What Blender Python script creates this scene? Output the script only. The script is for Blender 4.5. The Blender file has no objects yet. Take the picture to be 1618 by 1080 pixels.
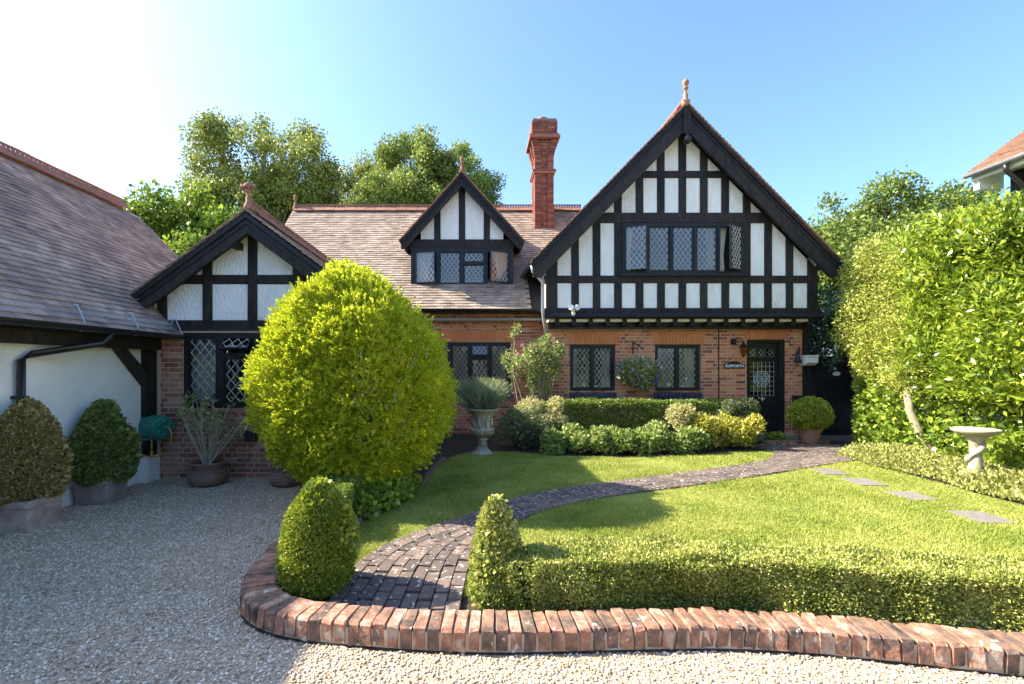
import bpy, bmesh, math, random
import numpy as np
from mathutils import Vector, Matrix
random.seed(7); RNG = np.random.default_rng(7)
scene = bpy.context.scene
COL = scene.collection

# ------------------------------------------------------------------ camera
cam_d = bpy.data.cameras.new('camera'); cam = bpy.data.objects.new('camera', cam_d); COL.objects.link(cam)
cam.location = (0, 0, 1.6); cam.rotation_euler = (math.radians(90), 0, 0)
cam_d.sensor_width = 36; cam_d.lens = 16.91; cam_d.shift_x = 0.0365; cam_d.shift_y = 0.0229
cam_d.clip_start = 0.05; cam_d.clip_end = 3000
scene.camera = cam
# ------------------------------------------------------------------ sky, sun, exposure
SUN_DIR = Vector((1.0, -0.15, -0.80)).normalized()          # the way the light travels
to_sun = -SUN_DIR
wld = bpy.data.worlds.new('World'); scene.world = wld; wld.use_nodes = True
wn = wld.node_tree.nodes; wl_ = wld.node_tree.links
sky_t = wn.new('ShaderNodeTexSky'); sky_t.sky_type = 'NISHITA'; sky_t.sun_disc = False
sky_t.sun_elevation = math.asin(to_sun.z); sky_t.sun_rotation = math.atan2(to_sun.x, to_sun.y)
sky_t.air_density = 1.0; sky_t.dust_density = 2.2; sky_t.ozone_density = 7.0; sky_t.altitude = 0
wn['Background'].inputs['Strength'].default_value = 0.085
wl_.new(sky_t.outputs['Color'], wn['Background'].inputs['Color'])
sun_d = bpy.data.lights.new('sun', 'SUN'); sun_d.energy = 3.0; sun_d.angle = math.radians(0.55); sun_d.color = (1.0, 0.90, 0.72)
sun = bpy.data.objects.new('sun', sun_d); COL.objects.link(sun); sun.location = (-20, 5, 20)
sun.rotation_euler = SUN_DIR.to_track_quat('-Z', 'Y').to_euler()
scene.view_settings.view_transform = 'Standard'; scene.view_settings.look = 'None'
scene.view_settings.gamma = 1; scene.view_settings.use_curve_mapping = False
scene.view_settings.exposure = 2.42

# ------------------------------------------------------------------ materials
def nd(nt, t, **k):
    n = nt.nodes.new(t)
    for a, b in k.items(): setattr(n, a, b)
    return n
def ramp(nt, stops):
    r = nd(nt, 'ShaderNodeValToRGB'); e = r.color_ramp.elements
    while len(e) > 1: e.remove(e[-1])
    for i, (p, c) in enumerate(stops):
        x = e[0] if i == 0 else e.new(p)
        x.position = p; x.color = (*c, 1)
    return r
def math_n(nt, op, a, b):
    m = nd(nt, 'ShaderNodeMath', operation=op)
    for i, s in enumerate((a, b)):
        if hasattr(s, 'is_linked'): nt.links.new(s, m.inputs[i])
        else: m.inputs[i].default_value = s
    return m.outputs[0]
def pmat(name, stops, rough=0.8, nscale=6.0, namt=0.6, rnd=0.0, bump=0.0, bscale=40.0, spec=0.3, transl=0.0,
         spots=None, metal=0.0, stretch=None, bdist=0.01):
    """ramp driven by noise + a random value per piece; optional fine bump, translucency, lichen spots"""
    m = bpy.data.materials.new(name); m.use_nodes = True; nt = m.node_tree; L = nt.links
    P = nt.nodes['Principled BSDF']; out = nt.nodes['Material Output']
    geo = nd(nt, 'ShaderNodeNewGeometry'); pos = geo.outputs['Position']
    if stretch:
        vm = nd(nt, 'ShaderNodeVectorMath', operation='MULTIPLY'); L.new(pos, vm.inputs[0]); vm.inputs[1].default_value = stretch; pos = vm.outputs[0]
    no = nd(nt, 'ShaderNodeTexNoise'); no.inputs['Scale'].default_value = nscale; no.inputs['Detail'].default_value = 6; no.inputs['Roughness'].default_value = 0.65
    L.new(pos, no.inputs['Vector'])
    f = math_n(nt, 'MULTIPLY', math_n(nt, 'SUBTRACT', no.outputs['Fac'], 0.5), namt * 2)
    if rnd:
        oi = nd(nt, 'ShaderNodeObjectInfo')
        s = math_n(nt, 'FRACT', math_n(nt, 'ADD', oi.outputs['Random'], geo.outputs['Random Per Island']), 0)
        f = math_n(nt, 'ADD', f, math_n(nt, 'MULTIPLY', math_n(nt, 'SUBTRACT', s, 0.5), rnd))
    f = math_n(nt, 'ADD', f, 0.5)
    r = ramp(nt, stops); L.new(f, r.inputs[0]); colour = r.outputs[0]
    if spots:
        sc, th, c = spots
        v = nd(nt, 'ShaderNodeTexNoise'); v.inputs['Scale'].default_value = sc; v.inputs['Detail'].default_value = 3; L.new(geo.outputs['Position'], v.inputs['Vector'])
        rr = ramp(nt, [(th, (0, 0, 0)), (th + 0.03, (1, 1, 1))]); L.new(v.outputs['Fac'], rr.inputs[0])
        mx = nd(nt, 'ShaderNodeMixRGB'); L.new(rr.outputs[0], mx.inputs[0]); L.new(colour, mx.inputs[1]); mx.inputs[2].default_value = (*c, 1); colour = mx.outputs[0]
    L.new(colour, P.inputs['Base Color']); P.inputs['Roughness'].default_value = rough
    P.inputs['Specular IOR Level'].default_value = spec; P.inputs['Metallic'].default_value = metal
    if bump:
        bn = nd(nt, 'ShaderNodeTexNoise'); bn.inputs['Scale'].default_value = bscale; bn.inputs['Detail'].default_value = 5; L.new(pos, bn.inputs['Vector'])
        b = nd(nt, 'ShaderNodeBump'); b.inputs['Strength'].default_value = bump; b.inputs['Distance'].default_value = bdist
        L.new(bn.outputs['Fac'], b.inputs['Height']); L.new(b.outputs[0], P.inputs['Normal'])
    if transl:
        t = nd(nt, 'ShaderNodeBsdfTranslucent'); L.new(colour, t.inputs['Color'])
        mix = nd(nt, 'ShaderNodeMixShader'); mix.inputs[0].default_value = transl
        L.new(P.outputs[0], mix.inputs[1]); L.new(t.outputs[0], mix.inputs[2]); L.new(mix.outputs[0], out.inputs['Surface'])
    return m
def glass_mat(name, tint=(0.8, 0.85, 0.85), ior=2.05):
    m = bpy.data.materials.new(name); m.use_nodes = True; nt = m.node_tree
    nt.nodes.remove(nt.nodes['Principled BSDF'])
    tr = nd(nt, 'ShaderNodeBsdfTransparent'); tr.inputs[0].default_value = (*tint, 1)
    gl = nd(nt, 'ShaderNodeBsdfGlossy'); gl.inputs['Roughness'].default_value = 0.02
    fr = nd(nt, 'ShaderNodeFresnel'); fr.inputs['IOR'].default_value = ior
    mx = nd(nt, 'ShaderNodeMixShader'); nt.links.new(fr.outputs[0], mx.inputs[0]); nt.links.new(tr.outputs[0], mx.inputs[1]); nt.links.new(gl.outputs[0], mx.inputs[2])
    nt.links.new(mx.outputs[0], nt.nodes['Material Output'].inputs['Surface'])
    return m
def leafm(name, a, b, c, transl=0.35, rough=0.5, spec=0.35, rnd=0.8, nscale=1.2, namt=0.5):
    a, b, c = [tuple(min(.62, v*1.5) for v in q) for q in (a, b, c)]
    return pmat(name, [(0.1, a), (0.5, b), (0.9, c)], rough=rough, nscale=nscale, namt=namt, rnd=rnd, transl=transl, spec=spec)
M = {}
M['brick'] = pmat('brick_red', [(0.0, (0.17, 0.07, 0.05)), (0.25, (0.40, 0.13, 0.065)), (0.6, (0.58, 0.20, 0.085)), (0.9, (0.62, 0.27, 0.13))], 0.85, 9, 0.35, 0.9, 0.4, 60)
M['brick_old'] = pmat('brick_weathered', [(0.0, (0.14, 0.08, 0.07)), (0.35, (0.27, 0.125, 0.09)), (0.65, (0.40, 0.185, 0.13)), (0.95, (0.46, 0.30, 0.24))], 0.9, 9, 0.4, 0.8, 0.5, 60)
M['brick_dark'] = pmat('brick_dark_red', [(0.0, (0.09, 0.042, 0.036)), (0.5, (0.23, 0.08, 0.052)), (0.95, (0.34, 0.14, 0.09))], 0.85, 9, 0.4, 0.6, 0.4, 60)
M['brick_kerb'] = pmat('brick_kerb', [(0.0, (0.07, 0.052, 0.042)), (0.35, (0.18, 0.12, 0.09)), (0.6, (0.34, 0.155, 0.095)), (0.9, (0.40, 0.33, 0.26))], 0.9, 11, 1.0, 0.45, 0.9, 35, spots=(19, 0.66, (0.50, 0.47, 0.40)))
M['brick_path'] = pmat('brick_path', [(0.0, (0.07, 0.056, 0.052)), (0.5, (0.125, 0.095, 0.083)), (0.95, (0.22, 0.155, 0.125))], 0.85, 10, 0.5, 0.6, 0.5, 50, spots=(24, 0.61, (0.40, 0.41, 0.37)))
M['brick_blue'] = pmat('brick_blue', [(0.1, (0.035, 0.04, 0.06)), (0.9, (0.09, 0.09, 0.12))], 0.5, 9, 0.4, 0.6, 0.2, 60)
M['mortar'] = pmat('mortar', [(0.2, (0.50, 0.39, 0.27)), (0.8, (0.66, 0.53, 0.39))], 0.95, 15, 0.6, 0, 0.5, 90)
M['lintel'] = pmat('rubbed_brick', [(0.1, (0.52, 0.17, 0.06)), (0.9, (0.64, 0.25, 0.10))], 0.85, 7, 0.5, 0.5, 0.2, 60)
M['timber'] = pmat('black_timber', [(0.2, (0.010, 0.010, 0.011)), (0.8, (0.045, 0.038, 0.032))], 0.6, 5, 0.7, 0.3, 0.5, 24, spec=0.22, stretch=(3, 3, 1))
M['black'] = pmat('black_paint', [(0.2, (0.010, 0.011, 0.013)), (0.8, (0.022, 0.022, 0.023))], 0.4, 8, 0.5, 0.2, 0.1, 30, spec=0.28)
M['plastic'] = pmat('black_plastic', [(0.2, (0.014, 0.014, 0.015)), (0.8, (0.026, 0.026, 0.028))], 0.3, 6, 0.4, spec=0.5)
M['plaster'] = pmat('white_stucco', [(0.05, (0.62, 0.60, 0.52)), (0.35, (0.83, 0.82, 0.77)), (0.7, (0.91, 0.90, 0.86))], 0.9, 4, 0.75, 0.1, 1.0, 30, bdist=0.03, stretch=(1, 1, .45))
M['render'] = pmat('white_render', [(0.15, (0.74, 0.74, 0.69)), (0.6, (0.89, 0.89, 0.86))], 0.9, 1.6, 0.7, 0, 0.3, 12)
M['tile'] = pmat('clay_tile', [(0.0, (0.15, 0.11, 0.092)), (0.35, (0.26, 0.195, 0.15)), (0.65, (0.36, 0.285, 0.225)), (0.95, (0.46, 0.385, 0.315))], 0.9, 1.8, 0.55, 0.4, 0.4, 70)
M['tile_old'] = pmat('clay_tile_weathered', [(0.0, (0.15, 0.11, 0.105)), (0.4, (0.28, 0.215, 0.175)), (0.7, (0.41, 0.305, 0.24)), (0.97, (0.55, 0.465, 0.395))], 0.9, 1.4, 0.65, 0.45, 0.4, 70)
M['tile_edge'] = pmat('clay_tile_orange', [(0.1, (0.22, 0.12, 0.075)), (0.9, (0.40, 0.22, 0.135))], 0.85, 6, 0.5, 0.5, 0.4, 60)
M['tile_warm'] = pmat('clay_tile_warm', [(0.1, (0.15, 0.085, 0.055)), (0.9, (0.27, 0.15, 0.095))], 0.9, 4, 0.5, 0.4, 0.4, 60)
M['ridge'] = pmat('ridge_terracotta', [(0.1, (0.22, 0.105, 0.072)), (0.9, (0.37, 0.185, 0.125))], 0.8, 6, 0.5, 0.5, 0.3, 60)
M['terracotta'] = pmat('terracotta_pot', [(0.1, (0.24, 0.13, 0.095)), (0.5, (0.36, 0.20, 0.14)), (0.9, (0.48, 0.36, 0.29))], 0.85, 5, 0.8, 0.2, 0.4, 30)
M['planter'] = pmat('grey_pink_planter', [(0.1, (0.20, 0.15, 0.13)), (0.5, (0.34, 0.26, 0.225)), (0.9, (0.48, 0.43, 0.38))], 0.85, 5, 0.9, 0.2, 0.4, 30)
M['pot_brown'] = pmat('glazed_brown_pot', [(0.1, (0.17, 0.10, 0.075)), (0.9, (0.34, 0.23, 0.18))], 0.5, 8, 0.6, 0.2, 0.3, 30)
M['stone'] = pmat('weathered_stone', [(0.1, (0.20, 0.17, 0.11)), (0.5, (0.36, 0.32, 0.235)), (0.9, (0.50, 0.46, 0.37))], 0.9, 9, 0.7, 0, 0.6, 40)
M['slab'] = pmat('stone_slab', [(0.1, (0.15, 0.14, 0.125)), (0.9, (0.27, 0.245, 0.21))], 0.9, 14, 0.7, 0.3, 0.5, 60)
M['lead'] = pmat('lead_came', [(0.2, (0.42, 0.42, 0.40)), (0.8, (0.58, 0.58, 0.55))], 0.6, 6, 0.4)
M['leadsheet'] = pmat('lead_sheet', [(0.2, (0.16, 0.17, 0.19)), (0.8, (0.28, 0.29, 0.31))], 0.55, 6, 0.5, 0, 0.2, 15)
M['glass'] = glass_mat('window_glass')
M['curtain'] = pmat('curtain_cloth', [(0.2, (0.55, 0.53, 0.46)), (0.8, (0.74, 0.72, 0.65))], 0.95, 5, 0.5)
M['room'] = pmat('room_wall', [(0.2, (0.20, 0.18, 0.15)), (0.8, (0.30, 0.27, 0.23))], 0.95, 2, 0.5)
M['gravel'] = pmat('gravel_bed', [(0.1, (0.27, 0.21, 0.14)), (0.5, (0.46, 0.375, 0.27)), (0.9, (0.62, 0.53, 0.41))], 0.95, 55, 0.9, 0, 0.9, 70, bdist=0.03)
M['pebble'] = pmat('pebbles', [(0.0, (0.24, 0.175, 0.115)), (0.3, (0.47, 0.37, 0.25)), (0.65, (0.66, 0.55, 0.405)), (0.95, (0.84, 0.77, 0.65))], 0.75, 1.2, 0.3, 0.95, 0, spec=0.4)
M['lawn'] = pmat('lawn_turf', [(0.15, (0.17, 0.20, 0.035)), (0.5, (0.26, 0.29, 0.06)), (0.85, (0.36, 0.36, 0.10))], 0.9, 1.6, 0.8, 0, 0.8, 120, bdist=0.02)
M['grass'] = leafm('grass_blades', (0.12, 0.165, 0.025), (0.215, 0.25, 0.045), (0.34, 0.33, 0.10), 0.3, 0.6, 0.2, 0.6, 1.3, 0.9)
M['soil'] = pmat('soil', [(0.2, (0.035, 0.026, 0.018)), (0.8, (0.085, 0.065, 0.048))], 0.95, 20, 0.8, 0, 0.9, 40, bdist=0.03)
M['land'] = pmat('land_grass', [(0.2, (0.05, 0.075, 0.02)), (0.8, (0.10, 0.13, 0.035))], 0.95, 1.5, 0.7)
M['bark'] = pmat('bark', [(0.1, (0.07, 0.055, 0.04)), (0.9, (0.19, 0.15, 0.115))], 0.95, 12, 0.7, 0, 0.8, 25, stretch=(1, 1, 0.3))
M['bark_pale'] = pmat('bark_pale', [(0.1, (0.20, 0.17, 0.11)), (0.9, (0.40, 0.35, 0.24))], 0.9, 12, 0.7, 0, 0.5, 25)
M['twig'] = pmat('grey_twig', [(0.1, (0.30, 0.26, 0.20)), (0.9, (0.52, 0.46, 0.37))], 0.9, 12, 0.6)
M['cypress'] = leafm('golden_cypress', (0.20, 0.25, 0.014), (0.35, 0.40, 0.02), (0.41, 0.42, 0.04), 0.45, 0.6, 0.2, 0.9, 2.5, 0.6)
M['box'] = leafm('box_leaf', (0.05, 0.085, 0.014), (0.115, 0.165, 0.022), (0.20, 0.235, 0.045), 0.3, 0.4, 0.45)
M['box_bright'] = leafm('box_leaf_bright', (0.085, 0.12, 0.012), (0.17, 0.215, 0.02), (0.27, 0.29, 0.035), 0.3, 0.4, 0.45)
M['box_brown'] = leafm('box_leaf_bronzed', (0.12, 0.095, 0.03), (0.23, 0.18, 0.06), (0.36, 0.29, 0.12), 0.3, 0.5, 0.4)
M['box_pale'] = leafm('box_leaf_blighted', (0.10, 0.135, 0.02), (0.23, 0.255, 0.045), (0.38, 0.37, 0.12), 0.3, 0.5, 0.4, 1.0, 3.0, 0.9)
M['box_dark'] = leafm('box_leaf_dark', (0.06, 0.085, 0.02), (0.125, 0.16, 0.035), (0.20, 0.23, 0.065), 0.25, 0.4, 0.45)
M['laurel'] = leafm('laurel_leaf', (0.07, 0.12, 0.012), (0.16, 0.225, 0.018), (0.28, 0.33, 0.04), 0.35, 0.28, 0.5, 1.0, 1.0, 0.4)
M['privet'] = leafm('golden_small_leaf', (0.12, 0.15, 0.02), (0.25, 0.28, 0.04), (0.40, 0.40, 0.11), 0.35, 0.45, 0.4)
M['ivy'] = leafm('ivy_leaf', (0.07, 0.12, 0.014), (0.15, 0.22, 0.024), (0.26, 0.31, 0.045), 0.3, 0.35, 0.5)
M['ivy_dark'] = leafm('dark_glossy_leaf', (0.02, 0.042, 0.016), (0.04, 0.075, 0.026), (0.075, 0.115, 0.04), 0.2, 0.28, 0.5)
M['cover'] = leafm('ground_cover_leaf', (0.13, 0.14, 0.035), (0.24, 0.26, 0.07), (0.36, 0.36, 0.13), 0.35, 0.5, 0.4)
M['greyshrub'] = leafm('grey_green_leaf', (0.07, 0.095, 0.045), (0.14, 0.165, 0.075), (0.24, 0.25, 0.12), 0.3, 0.5, 0.3)
M['geranium'] = leafm('perennial_leaf', (0.07, 0.12, 0.022), (0.17, 0.225, 0.045), (0.31, 0.34, 0.13), 0.35, 0.5, 0.35)
M['yellow'] = leafm('yellow_leaf', (0.15, 0.16, 0.02), (0.30, 0.28, 0.035), (0.44, 0.39, 0.09), 0.35, 0.5, 0.35)
M['cream'] = leafm('cream_variegated_leaf', (0.20, 0.20, 0.06), (0.38, 0.35, 0.14), (0.52, 0.48, 0.25), 0.35, 0.5, 0.35)
M['rose'] = leafm('rose_leaf', (0.09, 0.13, 0.03), (0.19, 0.23, 0.06), (0.33, 0.35, 0.15), 0.35, 0.45, 0.35)
M['lavender'] = leafm('lavender_leaf', (0.09, 0.125, 0.07), (0.16, 0.20, 0.115), (0.25, 0.28, 0.17), 0.25, 0.7, 0.2)
M['maple'] = leafm('bright_tree_leaf', (0.045, 0.09, 0.012), (0.11, 0.175, 0.018), (0.25, 0.30, 0.03), 0.4, 0.45, 0.35, 0.8, 0.5, 0.8)
M['birch'] = leafm('birch_leaf', (0.08, 0.11, 0.02), (0.16, 0.195, 0.035), (0.26, 0.28, 0.06), 0.35, 0.45, 0.35)
M['poplar'] = leafm('poplar_leaf', (0.08, 0.12, 0.02), (0.165, 0.215, 0.04), (0.27, 0.31, 0.08), 0.35, 0.4, 0.4)
M['oak'] = leafm('broadleaf', (0.05, 0.085, 0.016), (0.115, 0.16, 0.028), (0.20, 0.24, 0.05), 0.35, 0.45, 0.35)
M['pink'] = pmat('pink_petal', [(0.1, (0.45, 0.06, 0.16)), (0.9, (0.70, 0.35, 0.45))], 0.7, 5, 0.2, 0.9, transl=0.3)
M['violet'] = pmat('violet_petal', [(0.05, (0.10, 0.07, 0.34)), (0.4, (0.40, 0.30, 0.60)), (0.75, (0.72, 0.58, 0.72)), (0.95, (0.80, 0.76, 0.72))], 0.7, 5, 0.2, 0.95, transl=0.3)
M['teal'] = pmat('teal_plastic', [(0.2, (0.012, 0.17, 0.13)), (0.8, (0.03, 0.25, 0.19))], 0.4, 4, 0.6, spec=0.45)
M['hose'] = pmat('yellow_hose', [(0.2, (0.50, 0.27, 0.03)), (0.8, (0.62, 0.36, 0.06))], 0.45, 5, 0.5)
M['white'] = pmat('white_plastic', [(0.2, (0.62, 0.66, 0.56)), (0.8, (0.78, 0.80, 0.74))], 0.45, 5, 0.4)
M['letter'] = pmat('white_letters', [(0.2, (0.75, 0.78, 0.78)), (0.8, (0.82, 0.84, 0.84))], 0.6, 5, 0.3)
M['brass'] = pmat('brass', [(0.2, (0.55, 0.42, 0.20)), (0.8, (0.70, 0.58, 0.32))], 0.3, 8, 0.4, metal=0.9)
M['amber'] = glass_mat('amber_glass', (0.75, 0.42, 0.12), 1.5)
M['zinc'] = pmat('zinc_bracket', [(0.2, (0.35, 0.36, 0.38)), (0.8, (0.55, 0.56, 0.58))], 0.4, 8, 0.4, metal=0.6)
M['blue'] = pmat('blue_plastic', [(0.2, (0.02, 0.05, 0.35)), (0.8, (0.05, 0.10, 0.50))], 0.5, 8, 0.4)
M['mat'] = pmat('rubber_mat', [(0.2, (0.02, 0.02, 0.022)), (0.8, (0.05, 0.05, 0.052))], 0.9, 20, 0.6, 0, 0.6, 80)

# ------------------------------------------------------------------ mesh helpers
W = {}                                                       # world location of every parent
def place(name, me, mat, parent=None, org=None, smooth=False):
    o = bpy.data.objects.new(name, me); COL.objects.link(o)
    if mat is not None and not me.materials: me.materials.append(M[mat] if isinstance(mat, str) else mat)
    if parent is not None: o.parent = parent; W[o.name] = W[parent.name]
    else:
        o.location = org or (0, 0, 0); W[o.name] = Vector(o.location)
    if smooth: me.polygons.foreach_set('use_smooth', [True] * len(me.polygons))
    return o
def tag(o, label, cat=None, group=None, kind=None):
    if label: o['label'] = label
    if cat: o['category'] = cat
    if group: o['group'] = group
    if kind: o['kind'] = kind
    return o
def thing(name, loc, label, cat, group=None):
    o = bpy.data.objects.new(name, None); COL.objects.link(o); o.location = loc; o.empty_display_size = 0.2
    W[o.name] = Vector(loc); return tag(o, label, cat, group)
def np_mesh(name, V, F):
    V = np.asarray(V, dtype=np.float32); F = np.asarray(F, dtype=np.int32); m, k = F.shape
    me = bpy.data.meshes.new(name); me.vertices.add(len(V)); me.vertices.foreach_set('co', V.ravel())
    me.loops.add(m * k); me.loops.foreach_set('vertex_index', F.ravel()); me.polygons.add(m)
    me.polygons.foreach_set('loop_start', np.arange(0, m * k, k, dtype=np.int32)); me.update(calc_edges=True); me.validate()
    if k == 4 and 6*len(V) == 8*m: me.polygons.foreach_set('use_smooth', [False]*m)
    return me
def np_obj(name, V, F, mat, parent=None, org=None, smooth=False):
    o = W[parent.name] if parent is not None else Vector(org or (0, 0, 0))
    return place(name, np_mesh(name, np.asarray(V) - np.array(o), F), mat, parent, org, smooth)
class MB:
    def __init__(s): s.v = []; s.f = []
    def add(s, vs, fs):
        o = len(s.v); s.v += [tuple(p) for p in vs]; s.f += [tuple(i + o for i in f) for f in fs]; return s
    def box(s, x0, x1, y0, y1, z0, z1):
        return s.add([(x0,y0,z0),(x1,y0,z0),(x1,y1,z0),(x0,y1,z0),(x0,y0,z1),(x1,y0,z1),(x1,y1,z1),(x0,y1,z1)],
                     [(0,3,2,1),(4,5,6,7),(0,1,5,4),(1,2,6,5),(2,3,7,6),(3,0,4,7)])
    def prism(s, poly, a, b, axis='y'):
        n = len(poly)
        f = {'y': lambda p, t: (p[0], t, p[1]), 'x': lambda p, t: (t, p[0], p[1]), 'z': lambda p, t: (p[0], p[1], t)}[axis]
        vs = [f(p, a) for p in poly] + [f(p, b) for p in poly]
        return s.add(vs, [tuple(range(n)), tuple(range(2*n-1, n-1, -1))] + [(i, i+n, (i+1) % n + n, (i+1) % n) for i in range(n)])
    def lathe(s, prof, cx, cy, cz=0, n=24, sq=0.0):
        vs = []
        for r, z in prof:
            for k in range(n):
                a = 2*math.pi*k/n; vs.append((cx + r*math.cos(a), cy + r*math.sin(a), cz + z))
        fs = [(i*n+k, i*n+(k+1) % n, (i+1)*n+(k+1) % n, (i+1)*n+k) for i in range(len(prof)-1) for k in range(n)]
        fs += [tuple(range(n-1, -1, -1)), tuple(range((len(prof)-1)*n, len(prof)*n))]
        return s.add(vs, fs)
    def tube(s, pts, r, n=7):
        pts = [Vector(p) for p in pts]; rs = r if isinstance(r, (list, tuple)) else [r]*len(pts); vs = []
        for i, p in enumerate(pts):
            t = (pts[min(i+1, len(pts)-1)] - pts[max(i-1, 0)]).normalized()
            u = t.cross(Vector((0, 0, 1)) if abs(t.z) < 0.9 else Vector((1, 0, 0))).normalized(); w = t.cross(u)
            for k in range(n):
                a = 2*math.pi*(k+0.5)/n; vs.append(p + (u*math.cos(a) + w*math.sin(a))*rs[i])
        m = len(pts)
        return s.add(vs, [(i*n+k, i*n+(k+1) % n, (i+1)*n+(k+1) % n, (i+1)*n+k) for i in range(m-1) for k in range(n)] + [tuple(range(n-1, -1, -1)), tuple(range((m-1)*n, m*n))])
    def xf(s, mat): s.v = [tuple(mat @ Vector(p)) for p in s.v]; return s
    def build(s, name, mat, parent=None, org=None, smooth=False):
        o = W[parent.name] if parent is not None else Vector(org or (0, 0, 0))
        me = bpy.data.meshes.new(name); me.from_pydata([(p[0]-o[0], p[1]-o[1], p[2]-o[2]) for p in s.v], [], s.f)
        return place(name, me, mat, parent, org, smooth)
def clip(poly, a, b, c):                                     # keep a*x + b*z <= c
    out = []
    for i in range(len(poly)):
        p, q = poly[i], poly[(i+1) % len(poly)]; dp = a*p[0]+b*p[1]-c; dq = a*q[0]+b*q[1]-c
        if dp <= 0: out.append(p)
        if dp*dq < 0:
            t = dp/(dp-dq); out.append((p[0]+t*(q[0]-p[0]), p[1]+t*(q[1]-p[1])))
    return out
def area(poly): return abs(sum(poly[i][0]*poly[(i+1) % len(poly)][1]-poly[(i+1) % len(poly)][0]*poly[i][1] for i in range(len(poly))))/2 if len(poly) > 2 else 0
def rect(x0, x1, z0, z1): return [(x0, z0), (x1, z0), (x1, z1), (x0, z1)]
def in_poly(P, poly):
    x, y = P[:, 0], P[:, 1]; r = np.zeros(len(P), bool)
    for i in range(len(poly)):
        x1, y1 = poly[i]; x2, y2 = poly[i-1]
        if y1 == y2: continue
        r ^= ((y1 > y) != (y2 > y)) & (x < (x2-x1)*(y-y1)/(y2-y1)+x1)
    return r
def boxes_np(C, H, R=None):
    """joined boxes: centres, half sizes, optional 3x3 matrices (columns = axes)"""
    s = np.array([(-1,-1,-1),(1,-1,-1),(1,1,-1),(-1,1,-1),(-1,-1,1),(1,-1,1),(1,1,1),(-1,1,1)], float)
    loc = s[None]*H[:, None, :]
    if R is not None: loc = np.einsum('nij,nkj->nki', R, loc)
    V = (loc + C[:, None, :]).reshape(-1, 3)
    F = np.array([(0,3,2,1),(4,5,6,7),(0,1,5,4),(1,2,6,5),(2,3,7,6),(3,0,4,7)])
    return V, (F[None] + 8*np.arange(len(C))[:, None, None]).reshape(-1, 4)
UNIT = {}
def unit_brick(key, mat, bev=0.12, jit=0.03, seed=0):
    """a few worn unit bricks, shared between pieces and scaled"""
    if key in UNIT: return UNIT[key]
    bm = bmesh.new(); bmesh.ops.create_cube(bm, size=1); rr = random.Random(seed)
    if bev: bmesh.ops.bevel(bm, geom=bm.edges[:], offset=bev*0.5, segments=1, affect='EDGES')
    for v in bm.verts: v.co += Vector([rr.uniform(-jit, jit) for _ in range(3)])
    me = bpy.data.meshes.new(key); bm.to_mesh(me); bm.free(); me.materials.append(M[mat]); UNIT[key] = me; return me
def piece(name, me, parent, loc, scale=(1, 1, 1), rotz=0, rot=None):
    o = bpy.data.objects.new(name, me); COL.objects.link(o); o.parent = parent
    o.location = Vector(loc) - W[parent.name]; o.scale = scale; o.rotation_euler = rot or (0, 0, rotz); return o
# ------------------------------------------------------------------ foliage helpers
def unitv(a): return a / np.maximum(np.linalg.norm(a, axis=1, keepdims=True), 1e-9)
def wob(P, k, seed, n=10):
    r = np.random.default_rng(seed); K = r.normal(0, k, (n, 3)); ph = r.uniform(0, 6.28, n)
    return np.sin(P @ K.T + ph).sum(1) / math.sqrt(n)
def leaves(P, D, L, wr=0.45, fold=0.15):
    """one folded four-sided leaf at each P pointing along D"""
    n = len(P); D = unitv(D); r = RNG.normal(size=(n, 3)); S = unitv(np.cross(D, r)); N = np.cross(S, D); L = np.broadcast_to(L, (n,))[:, None]
    V = np.stack([P, P + D*L*0.5 + S*L*wr*0.5 + N*L*fold*0.4, P + D*L, P + D*L*0.5 - S*L*wr*0.5 + N*L*fold*0.4], 1).reshape(-1, 3)
    return V, np.arange(4*n).reshape(-1, 4)
def join(parts):
    Vs, Fs, o = [], [], 0
    for V, F in parts: Vs.append(V); Fs.append(F + o); o += len(V)
    return np.concatenate(Vs), np.concatenate(Fs)
def topiary_pts(prof, c, sx, sy, n, sq=2.0, depth=0.06, lump=0.04, k=6, seed=1):
    """points and outward normals on a clipped bush: profile (z, r), superellipse plan"""
    z = np.array([p[0] for p in prof]); r = np.array([p[1] for p in prof])
    zz = np.linspace(z[0], z[-1], 200); rr = np.interp(zz, z, r); dr = np.gradient(rr, zz)
    w = rr*np.sqrt(1+dr**2) + 0.01; w /= w.sum(); i = RNG.choice(200, n, p=w)
    t = RNG.uniform(0, 2*math.pi, n); q = (np.abs(np.cos(t))**sq + np.abs(np.sin(t))**sq)**(-1/sq)
    cx, cy = np.cos(t)*q, np.sin(t)*q
    P = np.stack([cx*rr[i]*sx, cy*rr[i]*sy, zz[i] + RNG.uniform(-.5, .5, n)*(zz[1]-zz[0])], 1)
    N = unitv(np.stack([np.cos(t)/sx, np.sin(t)/sy, -dr[i]], 1))
    P = P + N*(lump*wob(P, k, seed) - depth*RNG.random(n)**1.5)[:, None]
    return P + np.array(c), N
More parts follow.
